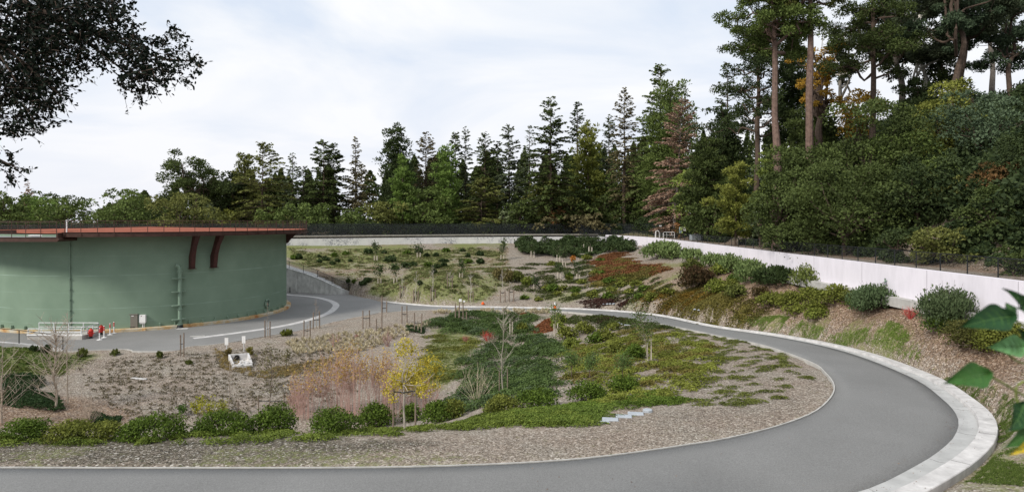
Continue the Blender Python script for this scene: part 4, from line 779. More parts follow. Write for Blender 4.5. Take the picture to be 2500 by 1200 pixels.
            for j in range(subs):
                q0 = np.array(pp[rng.integers(2, 6)]); sp_ = .34 if kind == 'open' else .24; q1 = q0 + rng.normal(0, hw * sp_, 3) * (1, 1, .6); limb(tm, q0, q1, r0 * .12, r0 * .04, .1, 4, 4); cs.append(q1); rs.append(hw * rng.uniform(.13, .26) * (1 if kind == 'open' else .8))
            cs.append(e_); rs.append(hw * .2)
        cs = np.array(cs); rs = np.array(rs); cs[:, 2] = np.clip(cs[:, 2], H * c0, H - rs * .6); n = int(n * .8); P, d, k = lumps(cs, rs * 1.25, n, .7, .15); P[:, 2] = (P[:, 2] - cs[k][:, 2]) * .6 + cs[k][:, 2]; vk = rng.random(len(cs)) * .4
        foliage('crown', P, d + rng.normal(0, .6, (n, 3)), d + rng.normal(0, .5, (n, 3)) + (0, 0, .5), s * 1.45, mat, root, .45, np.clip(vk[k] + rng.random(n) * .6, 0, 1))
    tm.build('trunk', bark, root); return root
# ------------------------------------------------------------------ the far trees (left to right)
T = tree
T('round', 20, 470, 150, 55, 'mid', 'soft green tree at the far left edge behind the tank')
T('round', 92, 480, 160, 55, 'bright', 'rounded green tree behind the tank, left of the gap in the trees')
T('round', 155, 486, 150, 48, 'mid', 'darker green tree bordering the sky gap behind the tank')
T('conifer', 68, 447, 170, 14, 'dead', 'thin bare pinkish conifer poking above the left trees', dens=.5)
T('conifer', 210, 487, 190, 14, 'grey', 'small grey conifer alone in the gap behind the tank')
T('round', 305, 464, 135, 95, 'mid', 'broad domed green tree behind the roof railing')
T('round', 440, 473, 128, 85, 'olive', 'domed olive tree right in front of the big open-crowned tree')
T('open', 478, 374, 150, 80, 'dark', 'big dark tree with open crown and bare limbs against the sky', crown0=.3, dens=1.5)
T('round', 555, 422, 155, 42, 'deep', 'dark leafy tree between the open-crowned tree and the pines', crown0=.2)
T('round', 530, 487, 172, 26, 'grey', 'pale grey-green tree low in the gap beside the conifers')
T('round', 556, 512, 150, 30, 'yelgreen', 'small yellow-green tree behind the roof railing')
T('pine', 597, 375, 158, 42, 'olive', 'olive green pine just left of the sparse-topped redwood', dens=1.2)
T('conifer', 641, 352, 150, 66, 'olive', 'tall redwood with a bare layered top and wide brownish skirts', dens=.85)
T('conifer', 714, 374, 165, 24, 'grey', 'narrow see-through conifer beside the wide-skirted redwood', dens=.5)
T('conifer', 740, 405, 160, 36, 'dark', 'dark conifer tucked left of the twin-topped conifer')
T('conifer', 790, 342, 155, 48, 'dark', 'broad dark twin-topped conifer left of the thin bare spire', dens=1.1)
T('conifer', 815, 352, 158, 38, 'deep', 'second top of the broad dark conifer pair')
T('conifer', 868, 334, 172, 17, 'brown', 'thin bare spire rising between two dark conifers', dens=.5)
T('conifer', 872, 395, 158, 42, 'brown', 'brownish bushy conifer below the thin bare spire')
T('pine', 968, 308, 158, 56, 'deep', 'tall full dark cypress left of centre', dens=1.3)
T('pine', 985, 375, 148, 38, 'bright', 'bright green pine in front of the tall dark cypress', dens=1.1)
T('conifer', 1040, 322, 165, 36, 'brown', 'see-through brownish conifer beside the tall dark cypress', dens=.75)
T('pine', 1088, 352, 150, 44, 'bright', 'light green pine with puffy tiers in the middle of the treeline', dens=1.1)
T('conifer', 1112, 320, 168, 24, 'dark', 'slim dark spire behind the puffy light green pine')
T('conifer', 1136, 310, 170, 20, 'grey', 'slim grey spire right of the puffy light green pine', dens=.7)
T('conifer', 1184, 322, 160, 38, 'dark', 'dark conifer with pointed top above the brown-green shrub mass', dens=1.1)
T('conifer', 1215, 345, 168, 26, 'deep', 'dim conifer wedged between two taller ones right of centre')
T('conifer', 1243, 305, 158, 36, 'grey', 'grey-green conifer with bare lower trunk right of centre', dens=.9, crown0=.22)
T('conifer', 1293, 303, 175, 20, 'grey', 'thin bare-topped conifer in front of the distant hill', dens=.5)
T('conifer', 1345, 236, 150, 58, 'dark', 'tallest dark redwood in the middle distance', dens=1.25)
T('conifer', 1410, 250, 168, 34, 'deep', 'pointed dark conifer between the redwood and the yellow-green pine', dens=.8)
T('pine', 1436, 298, 160, 50, 'yelgreen', 'yellow-green pine with rounded tiers', dens=1.2, bark=BARKR)
T('conifer', 1524, 216, 150, 40, 'brown', 'tall thin see-through conifer left of the big green pine', dens=.6, crown0=.2)
T('conifer', 1487, 280, 162, 28, 'grey', 'short sparse conifer next to the tall see-through one', dens=.6)
T('pine', 1640, 205, 140, 90, 'mid', 'huge green pine behind the dead brown tree', dens=1.3, crown0=.15)
T('conifer', 1612, 158, 145, 62, 'mid', 'tall green conifer top behind the dead brown tree', dens=1.0)
T('conifer', 1645, 245, 123, 60, 'dead', 'dead conifer with pinkish brown needles', dens=1.0, lean=1.5, bark=BARKG)
T('round', 1545, 388, 155, 60, 'mid', 'bright rounded green tree left of the dead brown conifer')
T('round', 748, 496, 140, 62, 'mid', 'light green domed shrub-tree right of the roof end')
T('round', 655, 508, 145, 40, 'mid', 'low rounded green tree above the roof railing')
T('round', 870, 508, 142, 45, 'mid', 'dark rounded tree low behind the chain-link fence, left')
T('round', 942, 493, 144, 55, 'olive', 'olive domed tree low behind the chain-link fence')
T('round', 1040, 457, 148, 76, 'mid', 'large rounded dark green tree behind the chain-link fence')
T('conifer', 1175, 440, 151, 62, 'olive', 'brown-green broad conifer low in the middle of the treeline', dens=1.1)
T('round', 1270, 490, 150, 50, 'dark', 'dark rounded shrub right of the broad low conifer')
T('round', 1235, 516, 148, 14, 'pale', 'thin pale young tree directly behind the chain-link fence', dens=.5, crown0=.35)
T('round', 1345, 440, 152, 60, 'olive', 'yellowish green tree under the tallest redwood')
T('round', 1440, 445, 157, 95, 'dark', 'dense dark tree mass left of the rounded bright tree')
T('round', 1570, 470, 150, 70, 'dark', 'dense dark tree below the bright rounded one')
T('round', 1395, 512, 151, 105, 'brown', 'low spreading brown bush with orange leaves behind the fence', dens=.8, name='broadleaf_bush', cat='bush', crown0=.0)
T('round', 1360, 506, 149, 22, 'rust', 'orange-leaved patch of shrub topping the brown bush', dens=.6, name='broadleaf_bush', cat='bush', crown0=.4)
T('round', 738, 555, 133, 12, 'rust', 'small red-leaved shrub at the foot of the fence by the roof end', dens=.8, name='broadleaf_bush', cat='bush')
T('round', 1660, 545, 119, 22, 'rust', 'small rusty-leaved shrub above the utility boxes', dens=.7, name='broadleaf_bush', cat='bush')
# right hillside
T('round', 1698, 415, 112, 62, 'lime', 'light yellow-green madrone above the railing', dens=.9, crown0=.15)
T('round', 1640, 450, 128, 50, 'mid', 'green tree under the dead brown conifer')
T('pine', 1765, 265, 112, 85, 'deep', 'dark spreading pine left of the tall bare-trunked pines', dens=1.4, crown0=.1)
T('pine', 1725, 330, 102, 70, 'dark', 'dark green pine right of the dead brown conifer', dens=1.3)
T('round', 1760, 480, 98, 75, 'dark', 'grey-green rounded shrub-tree by the railing below the light pine', crown0=.0)
T('pine', 1795, 400, 84, 62, 'yelgreen', 'light yellow-green young pine boughs on the slope', dens=1.1)
T('pine', 1885, 352, 80, 48, 'lime', 'pale tufted young pine below the tall bare trunks', dens=1.1)
T('tallpine', 1893, -90, 74, 105, 'mid', 'tall pine with straight reddish trunk, left of the pair', crown0=.68, bark=BARKR, dens=1.5)
T('tallpine', 1978, -160, 72, 75, 'olive', 'tall pine with straight reddish trunk, right of the pair', crown0=.76, bark=BARKR, dens=1.1)
T('tallpine', 1850, 60, 98, 88, 'deep', 'dark pine with long drooping limbs behind the left reddish trunk', crown0=.42, dens=.9)
T('conifer', 1775, 150, 120, 38, 'dark', 'ragged dark conifer at the left edge of the hillside trees', dens=.6)
T('gum', 2055, 40, 92, 70, 'grey', 'gum tree with smooth white trunk on the ridge', crown0=.45, bark=BARKW, dens=.75)
T('open', 2000, 70, 88, 48, 'gold', 'tree with amber leaves between the reddish trunks and white gum', crown0=.5, dens=.55)
T('tallpine', 2130, -120, 82, 110, 'dark', 'dark heavy-trunked pine on the ridge right of the white gum', crown0=.45, dens=1.1)
T('gum', 2245, -60, 90, 95, 'grey', 'leaning grey gum tree between two dark trunks', crown0=.4, bark=BARKW, dens=1.5)
T('gum', 2335, -130, 78, 110, 'blue', 'dark-trunked gum tree left of the twin trunk near the right edge', crown0=.5, bark=BARK, dens=1.5)
T('gum', 2368, -150, 82, 120, 'grey', 'gum tree with the right-hand dark trunk near the right edge', crown0=.5, bark=BARK, dens=1.5)
T('gum', 2470, -40, 80, 100, 'blue', 'misty blue-green gum tree at the top right corner', crown0=.3, dens=1.5)
T('pine', 1990, 225, 92, 85, 'dark', 'dark pine crown on the ridge below the amber tree', dens=1.2)
T('round', 2100, 222, 84, 55, 'gold', 'yellow-flowering shrub showing above the big dark tree', dens=.5, crown0=.55)
T('pine', 2240, 195, 82, 85, 'deep', 'very dark tree line on the ridge below the grey gum', dens=1.3)
T('round', 2125, 250, 66, 120, 'dark', 'largest dome-shaped dark green tree above the guard fence', dens=.9)
T('round', 1985, 360, 68, 110, 'dark', 'dark green tree at the foot of the right-hand reddish trunk', dens=.9)
T('round', 2060, 400, 60, 140, 'dark', 'wide dark green tree leaning over the guard fence', dens=.9, crown0=.02)
T('round', 2310, 205, 68, 75, 'yelgreen', 'yellow-green upright tree between the dome tree and the blue-green one', dens=.9)
T('round', 2420, 225, 62, 120, 'blue', 'blue-green big tree at the right edge', dens=.9)
T('round', 2240, 380, 58, 100, 'deep', 'deep green tree in shade right of the dome tree', dens=.9)
T('round', 2360, 420, 56, 100, 'olive', 'olive drooping tree above the yellowish juniper', dens=.85)
T('round', 2470, 395, 50, 75, 'redgr', 'red-tinged tree at the right edge above the fence', dens=.8)
T('round', 1905, 362, 67, 75, 'dark', 'dark rounded tree hiding the foot of the left reddish trunk', dens=.9)
T('round', 1855, 500, 78, 22, 'grey', 'tangle of bare grey twigs on the bank behind the railing', dens=.35, name='broadleaf_bush', cat='bush')
T('round', 1900, 490, 74, 55, 'deep', 'dark bush on the bank left of the dome tree', crown0=.0)
T('round', 2310, 556, 47, 95, 'olive', 'low spreading yellow-olive juniper behind the guard fence', crown0=-.2, name='juniper_bush', cat='bush', dens=1.2)
T('round', 2185, 560, 50, 60, 'deep', 'low dark green shrub behind the guard fence', crown0=0, name='broadleaf_bush', cat='bush')
T('round', 2475, 600, 38, 50, 'dark', 'small dark shrub behind the fence at the right edge', crown0=0, name='broadleaf_bush', cat='bush')
T('round', 2430, 455, 47, 70, 'dark', 'dark shaded tree between the olive drooping tree and the red-tinged one')
T('round', 2510, 330, 50, 80, 'deep', 'deep green tree cut by the right edge above the red-tinged one')
T('round', 2200, 330, 64, 95, 'mid', 'mid green tree filling between the dome tree and the blue-green one')
T('pine', 1935, 60, 104, 70, 'deep', 'dark pine crown between the two straight reddish trunks', dens=1.0, crown0=.3)
T('gum', 2190, -60, 96, 90, 'grey', 'wispy grey gum just right of the heavy-trunked ridge pine', crown0=.45, bark=BARKG, dens=1.3)
T('gum', 2425, -100, 96, 90, 'grey', 'tall gum crown filling the sky left of the top right corner', crown0=.35, bark=BARKG, dens=1.4)
T('pine', 2300, 130, 90, 70, 'dark', 'dark pine top on the ridge between the gum trunks', dens=1.1)
T('round', 130, 470, 175, 60, 'dark', 'tall dark tree behind the softer ones at far left')
# dim wood behind as one mass
P = []; D = []
for k in range(190):
    px = rng.uniform(-150, 2600); Y = rng.uniform(175, 240); X = (px - 1250) / F * Y
    if 150 < px < 255: continue
    Yt = np.interp(px, [-150, 150, 300, 500, 900, 1300, 1600, 1800, 2600], [490, 495, 490, 445, 392, 368, 345, 320, 240]) + rng.uniform(-14, 34); zt_ = CAMZ + (YH - Yt) / F * Y
    zb = 7.; Hh = zt_ - zb; n = 1500; u = rng.random(n); wv = 1 + .25 * np.sin(u * Hh * 2.2 + k); r_ = (1 - u) ** .7 * rng.uniform(3.5, 6.5) * wv * np.sqrt(rng.uniform(.3, 1, n)); a_ = rng.random(n) * 6.283
    P.append(np.c_[X + np.cos(a_) * r_, Y + np.sin(a_) * r_, zb + u * Hh])
P = np.vstack(P); o = foliage('woodland', P, rdir(len(P)) - (0, 0, .4), rdir(len(P)) + (0, 0, .6), 1.0, LM(*GREENS['dark']), None, .6); tag(o, 'dim mass of conifer woods closing the view behind the trees', 'woods', kind='stuff')
# dark understorey behind the fences
P = []
for k in range(1350):
    far_ = k < 330; i = rng.integers(150, 380) if far_ else rng.integers(5, 170)
    if not far_ and full[i][1] > 130: continue
    d_ = rng.uniform(4.5, 13) if far_ else 6 + 50 * rng.random() ** 1.2; j = min(i * 260 // 400, 259); b_ = wp[j] + nr[j] * d_; zb = allground(b_[0], b_[1]); rad = rng.uniform(1.2, 2.2) if far_ else rng.uniform(.5, 1.2) if d_ < 9 else rng.uniform(1.3, 3.0)
    p_, dd3, _k2 = lumps([(b_[0], b_[1], zb + rad * .4)], [rad], 300 if far_ else int(240 + 110 * rad ** 2), .4, .4); P.append(p_)
for k in range(90):
    i = rng.integers(20, 160); d_ = rng.uniform(3.6, 6.5); j = min(i * 260 // 400, 259); b_ = wp[j] + nr[j] * d_; rad = rng.uniform(.35, .8); p_, dd3, _k2 = lumps([(b_[0], b_[1], allground(b_[0], b_[1]) + rad * .2)], [rad], 260, .4, .4); P.append(p_)
P = np.vstack(P); o = foliage('understorey', P, rdir(len(P)), rdir(len(P)) + (0, 0, .6), .36, LM((.02, .034, .015), (.065, .09, .032)), None, .6); tag(o, 'low tangled undergrowth below the trees behind the fences', 'undergrowth', kind='stuff')
# ------------------------------------------------------------------ shrubs
def shrub(px, py, wpx, hpx, col, label, style='dense', cat='shrub', group=None, name=None, n=None, d=1.0):
    if name == 'leafy_shrub': wpx *= 1.15; hpx *= 1.18
    x, y, z = at(px, py); w = wpx / F * y; h = hpx / F * y * .93; s = max(CARD * y * .9, .045); c1, c2 = GREENS[col] if isinstance(col, str) else col; area = w * h / s / s
    y += w * .22; z = float(gsample(x, y)) - .03; n = n or int(np.clip(area * 7 * d, 150, 14000)); root = empty(name or 'round_shrub', (x, y, z), label, cat, group)
    K = int(np.clip(14 + w * 9, 14, 48)); dd_ = rdir(K); dd_[:, 2] = np.abs(dd_[:, 2]) * 1.0 - .12; cs = dd_ * (w * .34, w * .34, h * .5) + (0, 0, h * .26); rl_ = np.full(K, min(w, h * 1.3) * .28) * rng.uniform(.7, 1.3, K)
    if style == 'upright': cs[:, 2] += h * .08
    P, d2, k = lumps(cs, rl_, n, .5, .3); ok = P[:, 2] > -.05; P, d2, k = P[ok], d2[ok], k[ok]; P[:, 2] *= h / max(P[:, 2].max(), .01); n = len(P); P[:, :2] *= .5 * w / np.percentile(np.abs(P[:, 0]), 98.5)
    vk = rng.random(K) * .35
    if style == 'spiky': D = d2 * 1.2 + rng.normal(0, .4, (n, 3)) + (0, 0, .4); asp = .35; ss = s * 2.4
    elif style == 'upright': D = d2 * .5 + rng.normal(0, .35, (n, 3)) + (0, 0, .9); asp = .5; ss = s * 1.8
    else: D = d2 + rng.normal(0, .8, (n, 3)); asp = .6; ss = s * 1.55
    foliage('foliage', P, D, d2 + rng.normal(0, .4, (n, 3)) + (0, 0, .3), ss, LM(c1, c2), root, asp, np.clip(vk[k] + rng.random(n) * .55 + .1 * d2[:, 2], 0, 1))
    m = MB(); nb = 7 if w > 1 else 4
    for i in range(nb): q_ = cs[i % K] * (1, 1, 1.15); limb(m, (rng.normal(0, .04), rng.normal(0, .04), -.1), q_, .02 + .01 * h, .008, .06, 4, 4)
    if style == 'upright':
        for i in range(14): a_ = rng.random() * 6.28; r_ = rng.random() * w * .4; q_ = np.array([math.cos(a_) * r_, math.sin(a_) * r_, h * rng.uniform(.8, 1.12)]); m.tube([q_ * (.4, .4, .3), q_], [.012, .005], 3, False)
    m.build('stems', BARK, root); return root
rim = ('rim hedge shrubs along the near road', )
HG = ((.035, .062, .01), (.135, .2, .03)); HG2 = ((.07, .085, .016), (.22, .24, .048)); HY = ((.085, .115, .018), (.24, .27, .055)); GLOSS = ((.075, .12, .035), (.24, .31, .12)); DKJ = ((.022, .038, .014), (.065, .095, .032)); OLV = ((.055, .07, .018), (.16, .18, .045))
for a_ in ((45, 1076, 115, 62, HG, 'dark green hedge shrub at the bottom left corner'), (160, 1078, 120, 55, HG2, 'loose light green hedge shrub, second from the left in the rim row'), (355, 1075, 150, 72, HG, 'dense green hedge shrub left of the yellow sprig plant'),
           (235, 1076, 90, 50, HG2, 'low scruffy hedge shrub between two dense ones at lower left'), (530, 1062, 140, 70, HG, 'dense green hedge shrub below the bare staked sapling'), (660, 1058, 110, 84, HG, 'tallest dense hedge shrub under the black-banded sapling'), (810, 1060, 125, 76, HG, 'dense hedge shrub in front of the pink thicket'),
           (912, 1044, 90, 66, HG, 'hedge shrub left of the yellow tree stakes'), (1000, 1030, 50, 50, HG, 'hedge shrub right behind the yellow tree trunk'), (1075, 1030, 95, 60, HG, 'round rim shrub right of the yellow tree'), (1105, 1022, 60, 52, HG2, 'small rim shrub touching the one right of the yellow tree'),
           (1228, 1006, 90, 48, HG2, 'round shrub at the foot of the bare white birch, left one'), (1315, 994, 100, 54, HG, 'long low shrub between the birch and the biggest round shrub'), (1437, 978, 98, 54, HG, 'biggest round green shrub on the inner slope'), (1524, 957, 74, 50, HG, 'round green shrub up-slope of the biggest one'),
           (1205, 1008, 50, 30, HY, 'low yellowish shrub below the birch'), (1398, 922, 44, 14, HG2, 'low cushion shrub at the dwarf trees')): shrub(*a_, style='dense', group='shrubs along the inner slope rim', name='hedge_shrub')
names_in = ['', 'second', 'third', 'fourth', 'fifth']
for a_ in ((1275, 812, 30, 26, HG2, 'small green shrub at the right end of the dark juniper bed'), (1385, 828, 52, 36, HG2, 'upper left shrub of the cluster inside the loop by the staked tree'), (1430, 815, 50, 34, HG2, 'wide shrub in the middle of the cluster inside the loop'), (1400, 848, 44, 26, HY, 'lowest left shrub of the cluster inside the loop'), (1475, 832, 50, 32, HG2, 'shrub in the inner cluster nearest the thin white slabs'),
           (1450, 838, 46, 28, HG, 'darker shrub low in the inner cluster'), (1505, 862, 44, 32, HG2, 'round shrub left of the one beside the staked oak sapling'), (1550, 878, 56, 44, HG, 'dark round shrub beside the staked leafy sapling'), (1365, 790, 40, 28, HY, 'yellow-green shrub beside the traffic cone'), (1360, 800, 34, 22, HY, 'small yellow shrub below the traffic cone'), (1500, 805, 34, 22, HG2, 'small shrub between the cluster and the road')):
    shrub(*a_, group='shrubs on the inner slope', name='round_shrub')
# far bank between the road and the white wall: rows of round shrubs
for i, (px, py, w, h) in enumerate(((1281, 731, 22, 11), (1315, 735, 20, 12), (1335, 710, 24, 14), (1352, 713, 34, 22), (1375, 711, 24, 16), (1362, 722, 22, 12), (1405, 714, 22, 14), (1404, 725, 22, 12), (1447, 728, 30, 22), (1484, 729, 26, 18), (1495, 714, 26, 16), (1536, 720, 30, 16), (1563, 729, 28, 14), (1592, 731, 32, 18), (1632, 722, 34, 20), (1575, 711, 32, 16),
                                     (1518, 700, 30, 16), (1555, 700, 36, 18), (1488, 693, 30, 16), (1522, 688, 26, 12), (1388, 684, 22, 14), (1468, 671, 20, 12), (1454, 669, 20, 12), (1346, 648, 20, 11), (1390, 676, 22, 12), (1421, 693, 24, 12), (1275, 680, 16, 10), (1466, 640, 24, 12), (1432, 634, 30, 14), (1590, 735, 20, 8))):
    rw_ = 'lower' if py > 705 else 'upper'
    shrub(px, py, w, h, HG2 if i % 3 else HG, 'round green cushion shrub on the far bank, ' + ['far left by the kerb', 'left by the kerb beside the bare saplings', 'left end of the upper pair', 'largest of the left clump', 'right one of the left clump', 'lowest of the left clump', 'above its twin right of the left clump', 'below its twin right of the left clump', 'tall one left of the white slabs', 'directly above the thin white slabs', 'behind the one above the slabs', 'just right of the white slabs', 'second right of the white slabs', 'third right of the white slabs', 'last in the row toward the white wall', 'behind the row right of the slabs', 'edge of the red ground cover, left', 'edge of the red ground cover, right', 'below the tip of the red patch, left', 'inside the red ground cover, low', 'beside the staked sapling on the bank', 'inside the orange ground cover, right of two', 'inside the orange ground cover, left of two', 'near the juniper edge, upper left', 'under the leafy staked sapling', 'in open mulch left of the red patch', 'at the foot of the yellow grasses', 'top edge of the orange patch, right', 'top edge of the orange patch, left', 'small one below the end row'][i], group='cushion shrubs on the far bank', name='cushion_shrub')
# along the white wall
for a_ in ((1612, 632, 75, 44, GLOSS, 'leftmost leafy bright shrub against the white wall', 'upright'), (1640, 634, 56, 42, GLOSS, 'second leafy bright shrub against the white wall', 'upright'), (1695, 636, 50, 30, GLOSS, 'leafy shrub against the white wall, third from the left', 'upright'), (1692, 660, 44, 28, OLV, 'olive shrub just below the third wall shrub', 'dense'),
           (1745, 650, 50, 32, GLOSS, 'leafy shrub against the wall, fourth from the left', 'upright'), (1790, 665, 56, 42, GLOSS, 'leafy shrub with its neighbour overlapping, fifth along the wall', 'upright'), (1760, 672, 40, 26, HY, 'yellowish shrub in front of the fourth and fifth wall shrubs', 'dense'), (1842, 690, 72, 54, GLOSS, 'bushy shrub left of the dark juniper by the wall', 'upright'),
           (1706, 706, 75, 50, ((.03, .03, .012), (.1, .055, .03)), 'dark red-brown tinted shrub below the wall row', 'upright'), (1755, 714, 48, 34, HY, 'yellow-green shrub right of the red-brown one', 'dense'), (1800, 726, 44, 30, OLV, 'olive shrub right of the yellow-green one on the bank', 'dense'), (1790, 706, 34, 24, HG2, 'small shrub between the red-brown one and the bushy one', 'dense'), (1795, 692, 30, 24, HG, 'dark little shrub under the fifth wall shrub', 'dense'),
           (1908, 700, 98, 44, DKJ, 'spreading dark juniper between two leafy wall shrubs', 'spiky'), (1998, 708, 92, 62, ((.08, .11, .025), (.2, .23, .07)), 'big yellow-green leafy shrub against the bare white wall', 'upright'), (1858, 729, 40, 24, ((.04, .032, .012), (.1, .07, .03)), 'small reddish shrub below the spreading juniper', 'dense'), (1890, 750, 66, 34, HG2, 'rounded shrub left of its twin on the mulch bank', 'dense'), (1933, 747, 60, 34, HG2, 'rounded shrub right of its twin on the mulch bank', 'dense'),
           (1990, 735, 56, 34, HG2, 'shrub under the big yellow-green one, left', 'dense'), (2048, 742, 76, 46, HG2, 'widest cushion shrub right of the big yellow-green one', 'dense'), (2092, 743, 48, 30, OLV, 'cushion shrub between the widest one and the leafy one', 'dense'), (1944, 768, 56, 26, HG2, 'low cushion shrub near the road, left of three', 'dense'), (2000, 768, 60, 30, HG2, 'low cushion shrub near the road, middle of three', 'dense'), (2004, 780, 52, 24, HY, 'low yellow cushion shrub near the road, frontmost of three', 'dense'),
           (2105, 758, 46, 36, HG, 'dark shrub tucked left of the leafy wall shrub', 'dense'), (2155, 760, 105, 66, ((.045, .075, .03), (.13, .18, .085)), 'leafy shrub with spiky top left of the red twig plant', 'upright'), (2200, 745, 36, 26, HG, 'low shrub right behind the spiky-topped leafy one', 'dense'), (2335, 800, 118, 98, ((.045, .07, .028), (.13, .17, .08)), 'tallest leafy shrub against the wall near the ivy', 'upright'), (2310, 810, 75, 50, HG, 'dark lower shrub in front of the tallest leafy one', 'dense'),
           (2400, 850, 120, 66, ((.04, .045, .012), (.11, .11, .03)), 'wide olive shrub behind the ivy leaves', 'dense'), (2470, 862, 110, 80, HG2, 'green shrub at the right edge behind the ivy leaves', 'dense')): shrub(*a_, group='shrubs on the bank below the white wall', name='leafy_shrub')
# small dark shrubs on the far grassy slope
fs = ((716, 633, 14, 11), (729, 633, 16, 15), (779, 641, 12, 9), (794, 636, 16, 13), (816, 627, 14, 11), (811, 646, 12, 9), (823, 640, 12, 10), (855, 639, 8, 6), (843, 622, 14, 10), (898, 620, 20, 14), (938, 619, 12, 9), (952, 640, 28, 18), (992, 621, 20, 10), (1042, 627, 14, 9), (1023, 619, 16, 11), (1065, 626, 12, 10), (1088, 615, 18, 10), (1129, 614, 12, 8), (1142, 628, 12, 10), (1172, 624, 18, 12),
      (1144, 643, 20, 11), (1172, 644, 20, 14), (990, 655, 24, 16), (1008, 650, 20, 11), (1045, 652, 20, 14), (1066, 656, 16, 13), (1084, 652, 14, 13), (1060, 669, 12, 14), (965, 658, 16, 10), (883, 697, 18, 11), (895, 689, 18, 11), (849, 702, 10, 9), (865, 693, 10, 8), (1024, 696, 12, 8), (1083, 640, 24, 8), (778, 628, 8, 6))
ordn = 'first second third fourth fifth sixth seventh eighth ninth tenth eleventh twelfth thirteenth fourteenth fifteenth sixteenth'.split()
band = lambda q_: 'top' if q_[1] < 625 else 'upper' if q_[1] < 638 else 'middle' if q_[1] < 660 else 'bottom'
for i, q_ in enumerate(fs):
    k = sorted([p_ for p_ in fs if band(p_) == band(q_)]).index(q_); px, py, w, h = q_
    shrub(px, py, w, h, DKJ if i % 4 else HG, 'small dark shrub on the grassy far slope, %s from the left in its %s row' % (ordn[k], band(q_)), group='small shrubs on the far slope', name='small_shrub', n=220)
for a_ in ((110, 862, 24, 22, DKJ, 'small dark plant on the grass left of the wing wall end, left one'), (80, 858, 20, 16, DKJ, 'small dark plant high on the left grass bank'), (200, 872, 26, 24, OLV, 'olive tuft beside the yard edge near the bare saplings'), (278, 868, 18, 16, OLV, 'small tuft by the notch in the yard kerb'), (389, 875, 14, 18, OLV, 'thin upright tuft left of the empty stakes'), (460, 889, 16, 10, OLV, 'low grey tuft right of the empty stakes'),
           (698, 820, 26, 17, HG2, 'round green shrub alone beside the yard edge'), (556, 872, 16, 22, ((.1, .08, .03), (.25, .2, .08)), 'tawny grass tuft left of the culvert headwall'), (608, 866, 16, 20, ((.1, .09, .02), (.25, .22, .06)), 'olive grass tuft right of the taller marker sign'), (1240, 690, 40, 34, ((.09, .08, .03), (.26, .22, .09)), 'clump of tall yellow reeds at the foot of the far bank'), (1218, 684, 30, 32, ((.09, .08, .03), (.26, .22, .09)), 'left clump of tall yellow reeds'), (1260, 690, 34, 30, OLV, 'olive bush beside the tall reeds'), (1290, 698, 34, 22, HY, 'yellow-green bush beside the tall reeds')):
    shrub(*a_, group=None, name='small_plant', cat='plant', style='upright')
# ------------------------------------------------------------------ bare and red-stemmed shrubs
def twiggy(px, py, wpx, hpx, col, label, leafcol=None, nst=40, nleaf=0, name='bare_shrub', cat='shrub', group=None, r_=.012, fork=3, leafz=.45, push=0., base_=.18):
    x, y, z = at(px, py); w = wpx / F * y; h = hpx / F * y; y += push; z = float(gsample(x, y)) - .02; root = empty(name, (x, y, z), label, cat, group); m = MB(); tips = []
    for i in range(nst):
        a_ = rng.random() * 6.28; rr = rng.random() ** .6; e_ = np.array([math.cos(a_) * rr * w / 2, math.sin(a_) * rr * w / 2 * .7, h * (1 - .35 * rr * rr) * rng.uniform(.45, 1.08)]); s_ = e_ * (base_, base_, 0) + rng.normal(0, .03, 3) * (1, 1, 0)
        pp = [s_, s_ * .6 + e_ * .4 * (.75, .75, 1), e_]; m.tube(pp, [r_, r_ * .75, r_ * .35], 3, False)
        for k in range(fork): t = rng.uniform(.3, .9); b_ = pp[1] * (1 - t) + e_ * t; q_ = b_ + np.array([rng.normal(0, .12 * w / 2 + .06), rng.normal(0, .1 * w / 2 + .05), rng.uniform(.1, .3) * h]); m.tube([b_, q_], [r_ * .6, r_ * .3], 3, False); tips += [q_, (b_ + q_) / 2]
        tips += [e_, (pp[1] + e_) / 2]
    m.build('stems', M('stem_' + str(col), col, .8, .3, 5), root)
    if nleaf:
        tips = np.array(tips); tips = tips[tips[:, 2] > h * leafz]; k = rng.integers(0, len(tips), nleaf); P = tips[k] + rng.normal(0, .09, (nleaf, 3)); foliage('leaves', P, rdir(nleaf), rdir(nleaf) + (0, 0, .5), max(.055, CARD * y * 1.1), LM(*leafcol, .35), root, .7)
    return root
YL = ((.34, .2, .06), (.62, .46, .14)); PINK = (.42, .27, .23)
for a_ in ((735, 1040, 110, 160, 'left end clump of the pink-stemmed thicket', 500, 1.5), (790, 1045, 130, 200, 'pink-stemmed clump behind the hedge shrub, second from the left of the thicket', 900, 3.0), (850, 1040, 130, 215, 'tallest leafy clump in the middle of the pink-stemmed thicket', 1300, 2.2), (905, 1038, 120, 190, 'pink-stemmed clump just left of the yellow tree', 1000, 3.2), (960, 1036, 100, 150, 'pink-stemmed clump behind the yellow tree stakes', 700, 2.0), (1020, 1030, 90, 120, 'sparse right end clump of the pink-stemmed thicket', 300, 2.6), (700, 1035, 60, 80, 'short pinkish clump at the far left of the thicket', 60, 2.0)):
    twiggy(a_[0], a_[1], a_[2], a_[3] * .86, PINK, a_[4], YL, 64, int(a_[5] * .62), 'red_stem_shrub', group='pink-stemmed shrubs of the thicket', push=a_[6], leafz=.5, r_=.011, base_=.62, fork=5)
GRB = (.3, .24, .19)
twiggy(1165, 985, 120, 95, (.45, .38, .28), 'dry straw-coloured branching shrub left of the white birch', nst=26)
twiggy(1190, 832, 40, 26, (.45, .06, .05), 'bright red-stemmed shrub inside the dark juniper bed', nst=50, fork=2)
twiggy(1137, 836, 24, 20, (.35, .15, .12), 'small pinkish shrub left of the bright red-stemmed one', nst=30)
